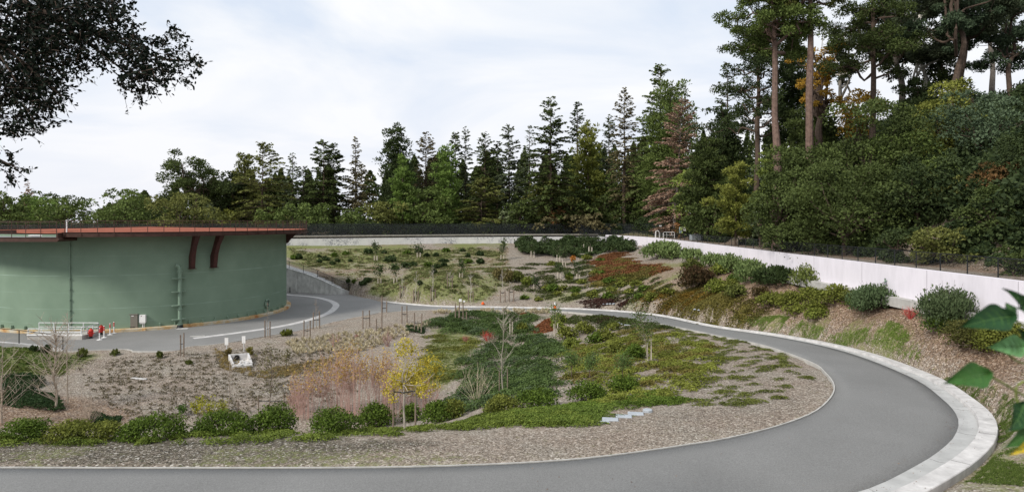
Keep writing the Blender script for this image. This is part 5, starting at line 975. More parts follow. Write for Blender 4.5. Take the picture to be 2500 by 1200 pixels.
twiggy(1200, 848, 40, 36, (.3, .24, .2), 'greyish twiggy shrub below the bright red-stemmed one', nst=30)
twiggy(2222, 778, 44, 34, (.42, .07, .06), 'red-stemmed shrub on the mulch beside the spiky-topped shrub', nst=50, fork=2)
twiggy(215, 1040, 90, 80, GRB, 'tangle of bare twigs at the left end above the hedge', nst=40)
twiggy(870, 828, 14, 14, (.25, .07, .06), 'small dark red twig tuft among the grasses, left', nst=20); twiggy(945, 845, 36, 44, (.33, .2, .18), 'pinkish bare shrub in the grasses behind the yellow tree', nst=30); twiggy(815, 845, 40, 30, (.36, .22, .2), 'low pinkish bare shrub left of the dark red tuft', nst=24)
twiggy(745, 990, 20, 40, GRB, 'thin twig clump left of the thicket', nst=12)
twiggy(495, 1035, 70, 72, (.12, .1, .06), 'sprig plant with yellow-green leaves behind the hedge', ((.2, .22, .03), (.45, .42, .06)), 12, 520, 'leafy_sprig', cat='plant', leafz=.2)
twiggy(540, 1020, 50, 40, (.12, .1, .06), 'smaller yellow-green sprig right of the first', ((.2, .22, .03), (.4, .38, .06)), 8, 200, 'leafy_sprig', cat='plant', leafz=.2)
twiggy(440, 1015, 40, 26, (.1, .12, .05), 'low leafy green sprig left of the yellow-green ones', ((.05, .1, .02), (.12, .2, .04)), 8, 160, 'leafy_sprig', cat='plant', leafz=.2)
# ------------------------------------------------------------------ saplings
STK = M('stake_wood', (.2, .155, .12), .9, .3, 5); STKL = M('pale_stake_wood', (.45, .4, .33), .9, .2, 5)
def sapling(px, py, ytop, label, stakes=(), tie=None, bark=(.3, .25, .2), leaf=None, nleaf=0, crown=(.4, 1.0), hwpx=14, pale=False, trunk=True, name='staked_sapling', nb=16, r_=.025, group='young trees and stakes', lean=0, lsize=1.0, push=0.):
    x, y, z = at(px, py); y += push; root = empty(name, (x, y, z), label, 'young tree' if trunk else 'stakes', group); H = (py - ytop) / F * y; w = hwpx / F * y; m = MB(); tips = []
    if trunk:
        tp2 = limb(m, (0, 0, -.05), (lean, 0, H), r_ * 1.4, .008, .012, 6, 6)
        for i in range(nb):
            f_ = rng.uniform(crown[0], .96); b_ = np.array([lean * f_, 0, H * f_]); a_ = rng.random() * 6.28; ln = w * (1.1 - .6 * f_) * rng.uniform(.5, 1.2); e_ = b_ + (math.cos(a_) * ln, math.sin(a_) * ln, ln * rng.uniform(.6, 1.3)); m.tube([b_, (b_ + e_) / 2 + rng.normal(0, .02, 3), e_], [r_ * .45, r_ * .3, .005], 3, False); tips += [e_, (b_ + e_) / 2]
            for k in range(2): q_ = b_ + (e_ - b_) * rng.uniform(.4, .8); q2 = q_ + rng.normal(0, ln * .25, 3) + (0, 0, ln * .25); m.tube([q_, q2], [r_ * .25, .004], 3, False); tips.append(q2)
        m.build('trunk', M('sap_' + str(bark), bark, .9, .25, 5), root)
        if nleaf: tips = np.array(tips); k = rng.integers(0, len(tips), nleaf); P = tips[k] + rng.normal(0, w * .17 + .03, (nleaf, 3)); foliage('leaves', P, rdir(nleaf), rdir(nleaf) + (0, 0, .5), max(.06, CARD * y * lsize), LM(*leaf, .35), root, .6)
    for sx, st, sb in stakes:
        X0 = (sx - px) / F * y; MB().tube([(X0, rng.normal(0, .1), -.1 - (sb - py) / F * y * .3), (X0 + rng.normal(0, .02), 0, (py - st) / F * y)], max(.03, .0009 * y), 6).build('stake', STKL if pale else STK, root)
    if tie and len(stakes) > 1:
        x0, x1 = (stakes[0][0] - px) / F * y, (stakes[-1][0] - px) / F * y; zz = (py - tie) / F * y; MB().tube([(x0, 0, zz), ((x0 + x1) / 2, -.03, zz - .04), (x1, 0, zz + .02)], max(.02, .0006 * y), 5).build('tie', BLK, root)
    return root
W_ = (.42, .38, .33)
sapling(445, 870, 815, 'pair of empty wooden stakes in the mulch before the tank', ((440, 817, 870), (449, 812, 868)), 838, trunk=False, name='tree_stakes')
sapling(653, 824, 738, 'bare staked sapling by the yard edge in front of the manhole', ((646, 782, 826), (659, 784, 824)), 801, hwpx=10)
sapling(750, 831, 790, 'short bare sapling with two dark stakes left of the grass rows', ((742, 782, 829), (758, 782, 827)), 806, hwpx=7, pale=False)
sapling(772, 802, 728, 'bare sapling whose thin crown shows against the yard bend', ((765, 762, 799), (780, 761, 795)), 780, hwpx=12)
sapling(894, 802, 770, 'nearly leafless sapling between tall stakes at the road edge', ((886, 758, 804), (902, 757, 780)), 776, hwpx=6)
sapling(932, 808, 770, 'sapling with one very tall stake and a low tie', ((919, 778, 808), (932, 722, 804)), 800, hwpx=7)
sapling(939, 762, 728, 'twin stakes crossing the road line near the fork', ((933, 733, 761), (944, 735, 758)), 751, trunk=False, name='tree_stakes')
sapling(988, 789, 760, 'thin sapling between two even stakes in the grass rows', ((981, 747, 789), (994, 746, 789)), 766, hwpx=6)
sapling(1020, 812, 772, 'sapling with a leaning tie in the grass rows, left of the juniper bed', ((1012, 763, 812), (1029, 764, 806)), 788, hwpx=6)
sapling(1120, 782, 745, 'cluster of stakes at the top left of the juniper bed', ((1112, 741, 781), (1122, 734, 785), (1131, 733, 785), (1139, 760, 786)), 760, hwpx=5, pale=False)
x, y, z = at(1124, 784); o = MB().box((0, 0, 0), (.3, .2, .3), 0, .02).box((.42, 0, -.1), (.2, .15, .18), 0, .02).build('light_box', WHT); o.location = (x, y - .1, z + 51 / F * y); tag(o, 'small white box fixed on top of the clustered stakes', 'box')
for px, py, yt, lb in ((982, 728, 648, 'bare pale sapling left of three on the far grass'), (1015, 737, 662, 'bare pale sapling standing close to the far kerb'), (1057, 735, 648, 'bare pale sapling with double stakes on the far grass'), (1149, 738, 660, 'bare pale sapling right of the double-staked one'), (1227, 738, 655, 'bare pale sapling beside the reeds'), (1248, 736, 690, 'small bare sapling right of the reeds'), (1098, 700, 665, 'tiny bare sapling on the middle of the slope')):
    sapling(px, py, yt, lb, ((px - 5, py - 30, py), (px + 6, py - 28, py)), py - 24, W_, hwpx=14, nb=22, crown=(.25, 1), r_=.035)
GL = ((.03, .05, .02), (.09, .13, .045))
for px, py, yt, lb in ((917, 636, 598, 'leafy green sapling high on the far slope, left'), (926, 692, 650, 'leafy sapling low on the far slope above the kerb'), (1022, 628, 605, 'small leafy sapling high on the far slope, middle'), (1125, 677, 643, 'dark leafy sapling on the slope right of centre'), (1226, 634, 592, 'dark round-topped sapling beside the mulch path'), (965, 690, 650, 'leafy sapling right of the low one above the kerb')):
    sapling(px, py, yt, lb, ((px - 3, py - 12, py), (px + 4, py - 12, py)), None, (.25, .2, .15), GL, 260, hwpx=16, pale=True, crown=(.35, 1))
for px, py, yt, lb in ((1363, 638, 600, 'staked sapling among the juniper on the far bank, left'), (1428, 612, 580, 'staked sapling in the middle of the upper juniper bed'), (1441, 618, 585, 'staked sapling right beside its twin in the upper juniper bed'), (1377, 650, 612, 'staked sapling left of the orange-leaved one'), (1365, 680, 648, 'small blue-green sapling on the far bank'), (1411, 684, 645, 'leafy staked sapling in the middle of the far bank'), (1307, 707, 678, 'leafy sapling above the left clump of cushions'), (1300, 628, 598, 'staked sapling at the left edge of the upper juniper bed')):
    sapling(px, py, yt, lb, ((px - 3, py - 16, py), (px + 4, py - 15, py)), None, (.3, .25, .2), GL, 240, hwpx=14, pale=True, crown=(.4, 1))
sapling(1399, 649, 630, 'small orange-leaved sapling on the far bank', (), None, (.2, .15, .1), ((.4, .15, .03), (.6, .3, .08)), 160, hwpx=9, crown=(.4, 1))
sapling(1229, 965, 745, 'tall bare white birch rising from the juniper bed', ((1219, 905, 965), (1239, 900, 960)), 950, (.3, .27, .22), hwpx=38, nb=40, crown=(.18, 1), r_=.04, name='birch_tree')
sapling(1248, 815, 765, 'staked sapling at the back of the juniper bed', ((1245, 775, 815), (1251, 775, 815)), None, (.3, .25, .2), GL, 200, hwpx=16, pale=True, crown=(.4, 1))
sapling(1357, 822, 752, 'staked sapling with sparse light leaves by the traffic cone', ((1353, 790, 820), (1361, 788, 820)), 795, (.3, .27, .2), ((.06, .11, .02), (.15, .22, .06)), 330, hwpx=28, pale=True, crown=(.45, 1))
sapling(1584, 884, 768, 'leafy staked oak sapling leaning left on the inner slope', ((1581, 836, 884), (1589, 833, 884)), 842, (.3, .27, .2), ((.045, .08, .02), (.13, .18, .055)), 900, hwpx=36, pale=True, crown=(.35, 1), nb=26, lean=-.55)
for px, py, yt, lb in ((1395, 924, 874, 'first dwarf multi-stemmed tree on the inner slope, from the left'), (1440, 922, 882, 'second dwarf multi-stemmed tree on the inner slope'), (1520, 930, 878, 'third dwarf round-headed tree above the slope shrubs')):
    sapling(px, py, yt, lb, (), None, (.12, .09, .07), ((.07, .12, .03), (.17, .25, .08)), 700, hwpx=28, crown=(.4, 1), nb=18, name='dwarf_tree')
sapling(388, 1000, 850, 'tree', (), None) if False else None
sapling(135, 1000, 800, 'tall bare willow sapling in front of the left yard corner', (), None, (.36, .3, .24), hwpx=75, nb=85, crown=(.08, 1), r_=.05, name='bare_tree')
sapling(165, 985, 760, 'thin bare sapling right beside the tall bare willow', (), None, (.36, .3, .24), hwpx=26, nb=30, crown=(.12, 1), r_=.035, name='bare_tree')
sapling(4, 1032, 870, 'bare branching tree cut by the left edge', (), None, (.36, .3, .24), hwpx=80, nb=40, crown=(.1, 1), r_=.04, name='bare_tree')
sapling(561, 1012, 880, 'bare staked sapling behind the hedge at lower left', ((545, 982, 1018), (580, 978, 1015)), 998, (.3, .25, .2), hwpx=30, nb=22, push=0)
sapling(661, 1018, 846, 'sapling with scattered leaves tied by a black band', ((631, 967, 1010), (694, 962, 1010)), 978, (.16, .13, .1), ((.06, .08, .03), (.22, .2, .08)), 420, hwpx=42, nb=34, crown=(.28, 1), r_=.03, push=0)
sapling(700, 905, 850, 'slim leafy sapling above the culvert, right', (), None, (.16, .13, .1), ((.08, .09, .03), (.25, .22, .08)), 120, hwpx=14, crown=(.3, 1), name='young_tree')
# the yellow tree on the rim
x, y, z = at(988, 1050); yt = empty('yellow_tree', (x, y, z), 'young tree with bright yellow leaves tied between two stakes', 'young tree'); m = MB(); sc_ = y / F
fx = lambda px, py, dy=0: np.array([(px - 988) * sc_, dy, (1043 - py) * sc_])
tk = limb(m, fx(988, 1046), fx(985, 930), .045, .035, .008, 5, 8); cen = []
for ex, ey, dy in ((975, 835, .1), (995, 838, -.1), (1040, 880, .4), (1060, 905, .1), (950, 905, -.3), (1010, 870, -.4), (1000, 940, -.5), (1035, 930, .3), (965, 935, .4), (1055, 930, -.3), (1000, 900, .5), (985, 860, 0)):
    pp = limb(m, tk[3] if rng.random() < .5 else tk[4], fx(ex, ey, dy), .026, .008, .05, 5, 5); cen += pp[3:]
m.build('trunk', M('sap_pale', (.38, .34, .29), .9, .25, 5), yt)
bl = [(985, 838, 26), (1005, 850, 22), (975, 860, 16), (1040, 880, 30), (1055, 905, 28), (1020, 905, 34), (990, 910, 38), (960, 915, 26), (975, 935, 30), (1010, 935, 34), (1040, 930, 26), (950, 945, 16), (1000, 825, 10), (1065, 930, 14), (965, 960, 12), (1015, 960, 14)]
P, d, k = lumps([fx(a_, b_, rng.normal(0, .35)) for a_, b_, c in bl], [c * sc_ for a_, b_, c in bl], 3600, .95, 0); foliage('leaves', P, rdir(3600), rdir(3600) + (0, 0, .4), .085, LM((.3, .26, .03), (.7, .58, .09), .35), yt, .65)
for sx, st in ((960, 941), (1014, 938)): MB().tube([fx(sx, 1050), fx(sx + 1, st)], .04, 7).build('stake', STK, yt)
MB().tube([fx(960, 948), fx(985, 950, -.05), fx(1014, 946)], .025, 6).build('tie', BLK, yt)
# ------------------------------------------------------------------ ground cover, grasses, mulch scatter (nobody could count these)
def wpoly(poly): return np.array([at(px, py)[:2] for px, py in poly])
def scatter(poly, n, thr=0., s=.5, world=False):
    Q = np.asarray(poly, float) if world else wpoly(poly); lo, hi = Q.min(0), Q.max(0); out_ = np.zeros((0, 2)); it = 0
    while len(out_) < n and it < 60:
        p = rng.uniform(lo, hi, (n * 3, 2)); p = p[inpoly(p[:, 0], p[:, 1], Q)]
        if thr: p = p[fbm(p[:, 0], p[:, 1], s) > thr + rng.normal(0, .045, len(p))]
        out_ = np.vstack([out_, p]); it += 1
    return out_[:n]
def cover(name, polys, hgt, size, col, label, dens=1.0, thr=.0, s=.4, asp=.35, upright=.6, hs=.8, cat='ground cover'):
    PP = []
    for poly in polys:
        Q = wpoly(poly); A_ = .5 * abs(np.dot(Q[:, 0], np.roll(Q[:, 1], 1)) - np.dot(Q[:, 1], np.roll(Q[:, 0], 1))); n = int(min(A_ / (size * size) * 5 * dens, 45000)); p = scatter(poly, n, thr, s); hh = fbm(p[:, 0], p[:, 1], hs); e = np.clip((fbm(p[:, 0], p[:, 1], s) - thr) * 6, .1, 1) if thr else np.clip(segdist(p[:, 0], p[:, 1], np.vstack([Q, Q[:1]])) / .8, .1, 1)
        z = gsample(p[:, 0], p[:, 1]) + hgt * np.clip(hh * 1.9 - .25, .1, 1.2) * e * (1 - .5 * rng.random(len(p)) ** 2); PP.append(np.c_[p, z])
    P = np.vstack(PP); n = len(P); D = rng.normal(0, 1, (n, 3)) * (1, 1, .3) + (0, 0, upright); o = foliage(name, P, D, rdir(n) + (0, 0, 1.2), size * 1.6, LM(*col), None, asp, np.clip(rng.random(n) * .6 + fbm(P[:, 0], P[:, 1], 1.3) * .5 - .05, 0, 1)); tag(o, label, cat, kind='stuff'); return o
JUN = ((.036, .062, .018), (.125, .185, .055)); JUN2 = ((.025, .046, .018), (.09, .125, .045))
JPOLY = [(1050, 790), (1110, 768), (1180, 762), (1290, 770), (1320, 800), (1330, 830), (1370, 850), (1360, 880), (1330, 900), (1340, 925), (1320, 950), (1340, 975), (1200, 985), (1100, 1010), (1080, 985), (1120, 960), (1170, 940), (1120, 915), (1110, 890), (1180, 860), (1210, 830), (1130, 815), (1090, 810)]
LATER = []
LATER.append(lambda: matcover('juniper_cover', JPOLY, 185, .35, 1.15, .5, .115, JUN, 'dark green juniper carpet in the middle of the basin'))
LATER.append(lambda: matcover('juniper_cover', JPOLY, 80, .3, .8, .6, .115, ((.05, .08, .035), (.14, .19, .09)), 'lighter juniper sprays standing out of the dark carpet'))
LATER.append(lambda: matcover('red_ground_cover', [(1450, 640), (1500, 618), (1540, 640), (1615, 655), (1600, 672), (1560, 672), (1520, 668), (1440, 690), (1430, 680), (1480, 655)], 85, .5, 1.5, .35, .16, MRED, 'orange-red ground cover sweeping down the far bank'))
LATER.append(lambda: matcover('mat_plants', [(1440, 650), (1500, 630), (1600, 660), (1560, 690), (1440, 700)], 45, .5, 1.3, .38, .16, MO, 'olive mats mingling with the orange-red sweep'))
LATER.append(lambda: matcover('mat_plants', [(1060, 815), (1180, 830), (1150, 860), (1080, 950), (1010, 950), (1040, 860)], 26, .3, .9, .2, .1, MG, 'loose green mats left of the juniper carpet'))
LATER.append(lambda: matcover('mat_plants', [(1240, 1010), (1420, 995), (1480, 992), (1440, 1025), (1420, 1035), (1300, 1035)], 46, .3, .8, .16, .065, ((.07, .11, .018), (.19, .26, .05)), 'soft lime mats trailing along the rim'))
cover('juniper_bed', [[(1255, 600), (1300, 590), (1400, 588), (1440, 594), (1480, 602), (1500, 592), (1530, 603), (1560, 608), (1535, 618), (1470, 618), (1440, 628), (1360, 630), (1270, 622)]], 1.5, .3, JUN2, 'dark spreading juniper bed in front of the far wall corner', 1.2, .3, .3, hs=.5, asp=.4)
cover('juniper_patch', [[(200, 1040), (230, 1018), (300, 1016), (290, 1040), (250, 1050)], [(0, 925), (60, 915), (110, 935), (160, 1000), (130, 1010), (80, 1000), (0, 990)], [(990, 800), (1040, 805), (1035, 815), (990, 812)]], .4, .11, ((.016, .036, .012), (.05, .09, .03)), 'dark low evergreen patches at the left of the basin', .9, .42, .5)
for q_, n_, lb_ in (([(0, 1066), (270, 1074), (430, 1066), (600, 1060), (760, 1072), (900, 1048), (1050, 1043), (1060, 1056), (900, 1068), (700, 1080), (500, 1086), (280, 1092), (0, 1088)], 210, 'light green creeping cover along the foot of the rim shrubs'), ([(1060, 1045), (1180, 1015), (1300, 1004), (1380, 1006), (1445, 1037), (1380, 1042), (1240, 1038), (1100, 1054)], 120, 'light green creeping cover spreading below the round slope shrubs')):
    LATER.append(lambda q_=q_, n_=n_, lb_=lb_: matcover('green_mat_cover', q_, n_, .16, .42, .2, .06, ((.07, .1, .016), (.23, .29, .055)), lb_))
LATER.append(lambda: matcover('mat_plants', [(710, 606), (1240, 604), (1240, 720), (1160, 735), (1050, 736), (900, 715), (740, 640)], 130, .25, .8, .2, .17, ((.06, .07, .022), (.17, .185, .06)), 'low olive weeds dotted over the far slope'))
LATER.append(lambda: matcover('mat_plants', [(1480, 715), (1700, 690), (1830, 735), (1900, 790), (1720, 765), (1560, 748)], 60, .25, .8, .25, .12, ((.07, .07, .02), (.2, .17, .05)), 'olive and brown mats under the row of wall shrubs'))
LATER.append(lambda: matcover('mat_plants', [(0, 842), (150, 872), (240, 880), (120, 920), (0, 925)], 60, .15, .5, .14, .09, ((.06, .08, .018), (.18, .22, .055)), 'green weeds on the grass bank below the wing wall'))
mats = dict()
def matcover(name, poly, nm_, rmin, rmax, hgt, size, col, label, world=False):
    c = scatter(poly, nm_); keep = []
    PP = []
    for x, y in c:
        r_ = rng.uniform(rmin, rmax); ex = rng.uniform(1.0, 1.9); n = int(r_ * r_ * 3.1 * ex / size / size * 2.2); a_ = rng.random(n) * 6.283; rr = np.sqrt(rng.random(n)); wob = 1 + .3 * np.sin(3 * a_ + x * 7) + .22 * np.sin(5 * a_ + y * 5) + .12 * np.sin(9 * a_ + x * 3); rr = rr * rng.uniform(.8, 1.12, n); px_ = x + np.cos(a_) * rr * r_ * ex * wob; py_ = y + np.sin(a_) * rr * r_ * wob; PP.append(np.c_[px_, py_, gsample(px_, py_) + hgt * np.clip(1 - rr ** 2, .03, 1) * rng.uniform(.4, 1, n) + .02, np.full(n, rng.random() * .5)])
    P = np.vstack(PP); n = len(P); o = foliage(name, P[:, :3], rng.normal(0, 1, (n, 3)) * (1, 1, .3) + (0, 0, .4), rdir(n) + (0, 0, 1.3), size * 1.6, LM(*col), None, .4, np.clip(P[:, 3] + rng.random(n) * .5, 0, 1)); tag(o, label, 'ground cover', kind='stuff')
MG = ((.08, .09, .02), (.25, .26, .06)); MO = ((.09, .085, .022), (.26, .22, .06)); MRED = ((.1, .045, .02), (.27, .12, .05)); MDK = ((.03, .02, .015), (.1, .045, .035)); MGOLD = ((.09, .07, .014), (.24, .15, .03))
inner_a = [(1360, 840), (1480, 830), (1560, 800), (1640, 815), (1740, 850), (1760, 900), (1700, 950), (1600, 985), (1480, 1005), (1400, 1000), (1500, 960), (1420, 925), (1380, 890)]
matcover('mat_plants', inner_a, 235, .16, .6, .3, .085, ((.1, .115, .02), (.3, .33, .065)), 'mottled green mats spread over the inner slope')
matcover('mat_plants', [(1380, 850), (1560, 800), (1740, 850), (1700, 930), (1500, 970), (1400, 930)], 90, .25, .7, .26, .09, MO, 'olive mats mixed among the green ones on the inner slope')
matcover('mat_plants', [(1640, 800), (1800, 830), (1900, 860), (1980, 900), (2000, 945), (1900, 990), (1700, 990), (1680, 900)], 150, .14, .4, .12, .06, ((.07, .085, .02), (.19, .21, .055)), 'small scattered mats in the gravelly end inside the bend')
matcover('mat_plants', [(1380, 770), (1500, 775), (1640, 800), (1600, 815), (1480, 800), (1380, 795)], 45, .4, 1.0, .25, .12, ((.03, .045, .012), (.09, .11, .03)), 'dark green mats along the inside of the far road')
matcover('mat_plants', [(1560, 955), (1640, 960), (1650, 980), (1560, 990), (1480, 998), (1400, 1005), (1420, 985)], 22, .35, .8, .18, .07, ((.06, .1, .014), (.17, .24, .04)), 'lime green mats above the pale slab row')
matcover('mat_plants', [(1240, 700), (1300, 640), (1430, 640), (1600, 680), (1650, 740), (1500, 745), (1400, 740), (1270, 730)], 90, .35, 1.1, .3, .18, ((.04, .05, .014), (.12, .14, .045)), 'mottled olive mats on the far bank')
matcover('mat_plants', [(1400, 735), (1440, 725), (1560, 735), (1540, 745), (1400, 745)], 16, .5, 1.0, .2, .15, MDK, 'maroon mats beside the far kerb')
matcover('mat_plants', [(1490, 775), (1530, 780), (1500, 792), (1430, 785)], 9, .5, 1.0, .2, .13, MDK, 'maroon mats inside the loop by the road')
matcover('mat_plants', [(1700, 740), (1740, 730), (1850, 770), (1830, 795), (1740, 775)], 26, .5, 1.2, .2, .12, MO, 'olive and rust mats on the bank above the road')
matcover('mat_plants', [(1540, 730), (1700, 715), (1720, 735), (1660, 752), (1560, 748)], 22, .5, 1.1, .2, .14, MGOLD, 'golden brown mats above the white slabs')
for f_ in LATER: f_()
cover('olive_ground_cover', [[(1440, 692), (1500, 670), (1600, 670), (1560, 690), (1480, 702)]], .35, .17, ((.05, .05, .012), (.14, .13, .03)), 'olive ground cover below the orange-red sweep', 1.0)
cover('red_ground_cover', [[(1300, 800), (1330, 780), (1345, 775), (1360, 790), (1350, 808), (1320, 815), (1290, 812)], [(1262, 764), (1300, 766), (1290, 778)]], .3, .12, ((.12, .045, .02), (.3, .12, .05)), 'rusty ground cover at the right of the juniper carpet', 1.0)
# pale tussock grasses: rows
P = []; D = []
for r in range(17):
    for c in range(34):
        px = 700 + c * 14 + r * 5 + rng.normal(0, 2.5); py = 838 - c * 1.9 + r * 5.4 + rng.normal(0, 1.2)
        if not inpoly(np.array([px]), np.array([py]), [(640, 835), (760, 806), (930, 770), (1060, 760), (1340, 762), (1330, 772), (1180, 762), (1080, 775), (1040, 800), (960, 830), (880, 860), (640, 870)])[0]: continue
        x, y, z = at(px, py); n = 26; a_ = rng.random(n) * 6.28; t = rng.random(n); r_ = t * rng.uniform(.14, .24); P.append(np.c_[x + np.cos(a_) * r_, y + np.sin(a_) * r_, z + .04 + .2 * (1 - t * .6)]); D.append(np.c_[np.cos(a_) * t, np.sin(a_) * t, np.full(n, .9)])
for k in range(70):
    px = rng.uniform(1060, 1340); py = rng.uniform(759, 766); x, y, z = at(px, py); n = 26; a_ = rng.random(n) * 6.28; t = rng.random(n); r_ = t * .22; P.append(np.c_[x + np.cos(a_) * r_, y + np.sin(a_) * r_, z + .04 + .26 * (1 - t * .6)]); D.append(np.c_[np.cos(a_) * t, np.sin(a_) * t, np.full(n, .9)])
P = np.vstack(P); D = np.vstack(D); o = foliage('tussock_grass', P, D, rdir(len(P)), .42, LM(((.34, .3, .19)), ((.7, .62, .45))), None, .26); tag(o, 'rows of pale tussock grass between the yard and the juniper', 'grass', kind='stuff')
P = []; D = []; bp_ = wpoly([(190, 885), (520, 865), (640, 850), (720, 860), (860, 870), (880, 960), (690, 1015), (330, 1025), (220, 970)])
for ux in np.arange(-45, 0, .78):
    for uy in np.arange(36, 66, 1.0):
        x = ux + uy * .25 + rng.normal(0, .12); y = uy + rng.normal(0, .12)
        if rng.random() < .2 or not inpoly(np.array([x]), np.array([y]), bp_)[0]: continue
        n = 22; a_ = rng.random(n) * 6.28; t = rng.random(n); r_ = t * rng.uniform(.1, .3); P.append(np.c_[x + np.cos(a_) * r_ * 1.4, y + np.sin(a_) * r_, gsample(x, y) + .03 + .12 * (1 - t)]); D.append(np.c_[np.cos(a_) * t, np.sin(a_) * t, np.full(n, .5)])
P = np.vstack(P); D = np.vstack(D); o = foliage('planted_tufts', P, D, rdir(len(P)) + (0, 0, .5), .16, LM((.085, .07, .045), (.25, .215, .135)), None, .3); tag(o, 'rows of small dormant tufts planted over the basin floor', 'plants', kind='stuff')
def tufts(name, poly, n, hgt, size, col, label, thr=.0, s=.4, blades=10, asp=.2, spread=.12):
    p = scatter(poly, n, thr, s); q_ = np.repeat(p, blades, 0); m_ = len(q_); a_ = rng.random(m_) * 6.28; t = rng.random(m_); q_ = q_ + np.c_[np.cos(a_), np.sin(a_)] * (t * spread)[:, None]; z = gsample(q_[:, 0], q_[:, 1]) + hgt * .5 * (1 - .5 * t); o = foliage(name, np.c_[q_, z], np.c_[np.cos(a_) * t, np.sin(a_) * t, np.full(m_, .8)], rdir(m_), size, LM(*col), None, asp); tag(o, label, 'grass', kind='stuff')
tufts('grass_tufts', [(705, 605), (1240, 602), (1225, 640), (1240, 700), (1160, 735), (1050, 736), (900, 715), (720, 640)], 2600, .14, .26, ((.07, .085, .03), (.18, .195, .075)), 'short green grass patches on the far slope', .48, .22, 9, .35, .3)
tufts('dry_tufts', [(705, 605), (1240, 602), (1245, 735), (1050, 736), (900, 715), (720, 640)], 1300, .12, .24, ((.18, .13, .08), (.42, .34, .22)), 'dry straw bits on the far slope', .0, .3, 8, .35, .3)
tufts('grass_tufts', [(1780, 780), (1900, 770), (2200, 795), (2260, 860), (2240, 880), (2100, 838), (1950, 810)], 2400, .08, .09, ((.08, .13, .02), (.22, .3, .07)), 'fresh green grass strip between kerb and bank', .42, 1.1, 9, .3, .12)
tufts('grass_tufts', [(2270, 910), (2380, 950), (2500, 990), (2500, 1190), (2340, 1190), (2440, 1100), (2440, 1010)], 2600, .09, .06, ((.05, .085, .016), (.15, .2, .05)), 'grass and weeds at the lower right corner', .42, .6, 9, .3, .08)
tufts('grass_tufts', [(0, 835), (150, 866), (230, 868), (150, 910), (40, 920), (-60, 930)], 1500, .12, .12, ((.05, .09, .016), (.15, .22, .05)), 'green grass on the bank below the wing wall', .3, .4, 9, .3, .16)
tufts('grass_tufts', [(1070, 815), (1190, 835), (1150, 860), (1090, 940), (1010, 930), (1040, 860)], 1400, .1, .11, ((.08, .11, .025), (.22, .26, .08)), 'yellowish grass beside the juniper carpet', .3, .4, 9, .3, .14)
tufts('dry_weeds', [(180, 880), (520, 860), (700, 850), (880, 860), (900, 950), (700, 1010), (330, 1030), (230, 960)], 1500, .13, .13, ((.06, .055, .03), (.2, .17, .1)), 'sparse low weeds and twigs over the grey mulch', .42, .6, 9, .3, .22)
tufts('tawny_grass', [(520, 850), (560, 870), (620, 905), (700, 895), (830, 870), (760, 915), (640, 925), (540, 900)], 500, .2, .2, ((.2, .14, .05), (.42, .33, .14)), 'tawny grasses around the culvert headwall', .3, .5, 12, .16, .16)
# loose chips and stones on the mulch
def chips(name, poly, n, size, col, label, thr=0):
    p = scatter(poly, n, thr, .7); m_ = len(p); z = gsample(p[:, 0], p[:, 1]) + size * .18; D = rng.normal(0, 1, (m_, 3)) * (1, 1, .18); o = foliage(name, np.c_[p, z], D, rdir(m_) * .35 + (0, 0, 1.), size, LM(*col, .0), None, .6); tag(o, label, 'mulch', kind='stuff')
PALE = ((.1, .08, .065), (.4, .36, .31)); 
chips('wood_chips', [(0, 1092), (500, 1092), (1050, 1080), (1400, 1045), (1600, 1010), (1800, 990), (1990, 960), (1960, 1010), (1800, 1058), (1400, 1115), (1000, 1134), (0, 1136)], 11000, .05, PALE, 'pale chips scattered in the mulch beside the near road')
chips('wood_chips', [(1600, 985), (1760, 900), (1700, 830), (1850, 855), (1990, 910), (2010, 950), (1900, 1000), (1600, 1040)], 9000, .06, PALE, 'grey chips inside the road bend')
chips('wood_chips', [(180, 880), (700, 850), (880, 860), (880, 960), (700, 1020), (330, 1030), (200, 960)], 12000, .09, ((.12, .1, .085), (.42, .38, .34)), 'grey chips over the basin floor')
chips('leaf_litter', [(1850, 735), (2150, 700), (2270, 760), (2500, 880), (2500, 960), (2300, 880), (2150, 790), (1900, 765)], 12000, .08, ((.06, .035, .02), (.32, .21, .14)), 'brown leaf litter on the bank below the white wall')
P = []
for k in range(900):
    i = rng.integers(24, 118); t_ = 1 - abs(rng.normal(0, .03)) if rng.random() < .8 else rng.random(); q_ = INN[i] * (1 - t_) + OUT[i] * t_ if t_ <= 1 else OUT[i]; w_ = rng.random() * (1.2 if i < 60 else .5) if rng.random() < .6 else 0
    d_ = OUT[min(i + 1, 129)][:2] - OUT[i - 1][:2]; d_ /= np.linalg.norm(d_); P.append((q_[0] + d_[1] * w_ + rng.normal(0, .3) * d_[0], q_[1] - d_[0] * w_ + rng.normal(0, .3) * d_[1], q_[2] + (.15 if w_ > wid[min(max(i - 22, 0), len(wid) - 1)] * .5 else .065)))
P = np.array(P); o = foliage('fallen_leaves', P, rng.normal(0, 1, (len(P), 3)) * (1, 1, .1), rdir(len(P)) * .3 + (0, 0, 1.), .055, LM((.06, .03, .015), (.25, .15, .08), 0), None, .55); tag(o, 'few brown leaves blown along the gutter and kerb', 'leaves', kind='stuff')
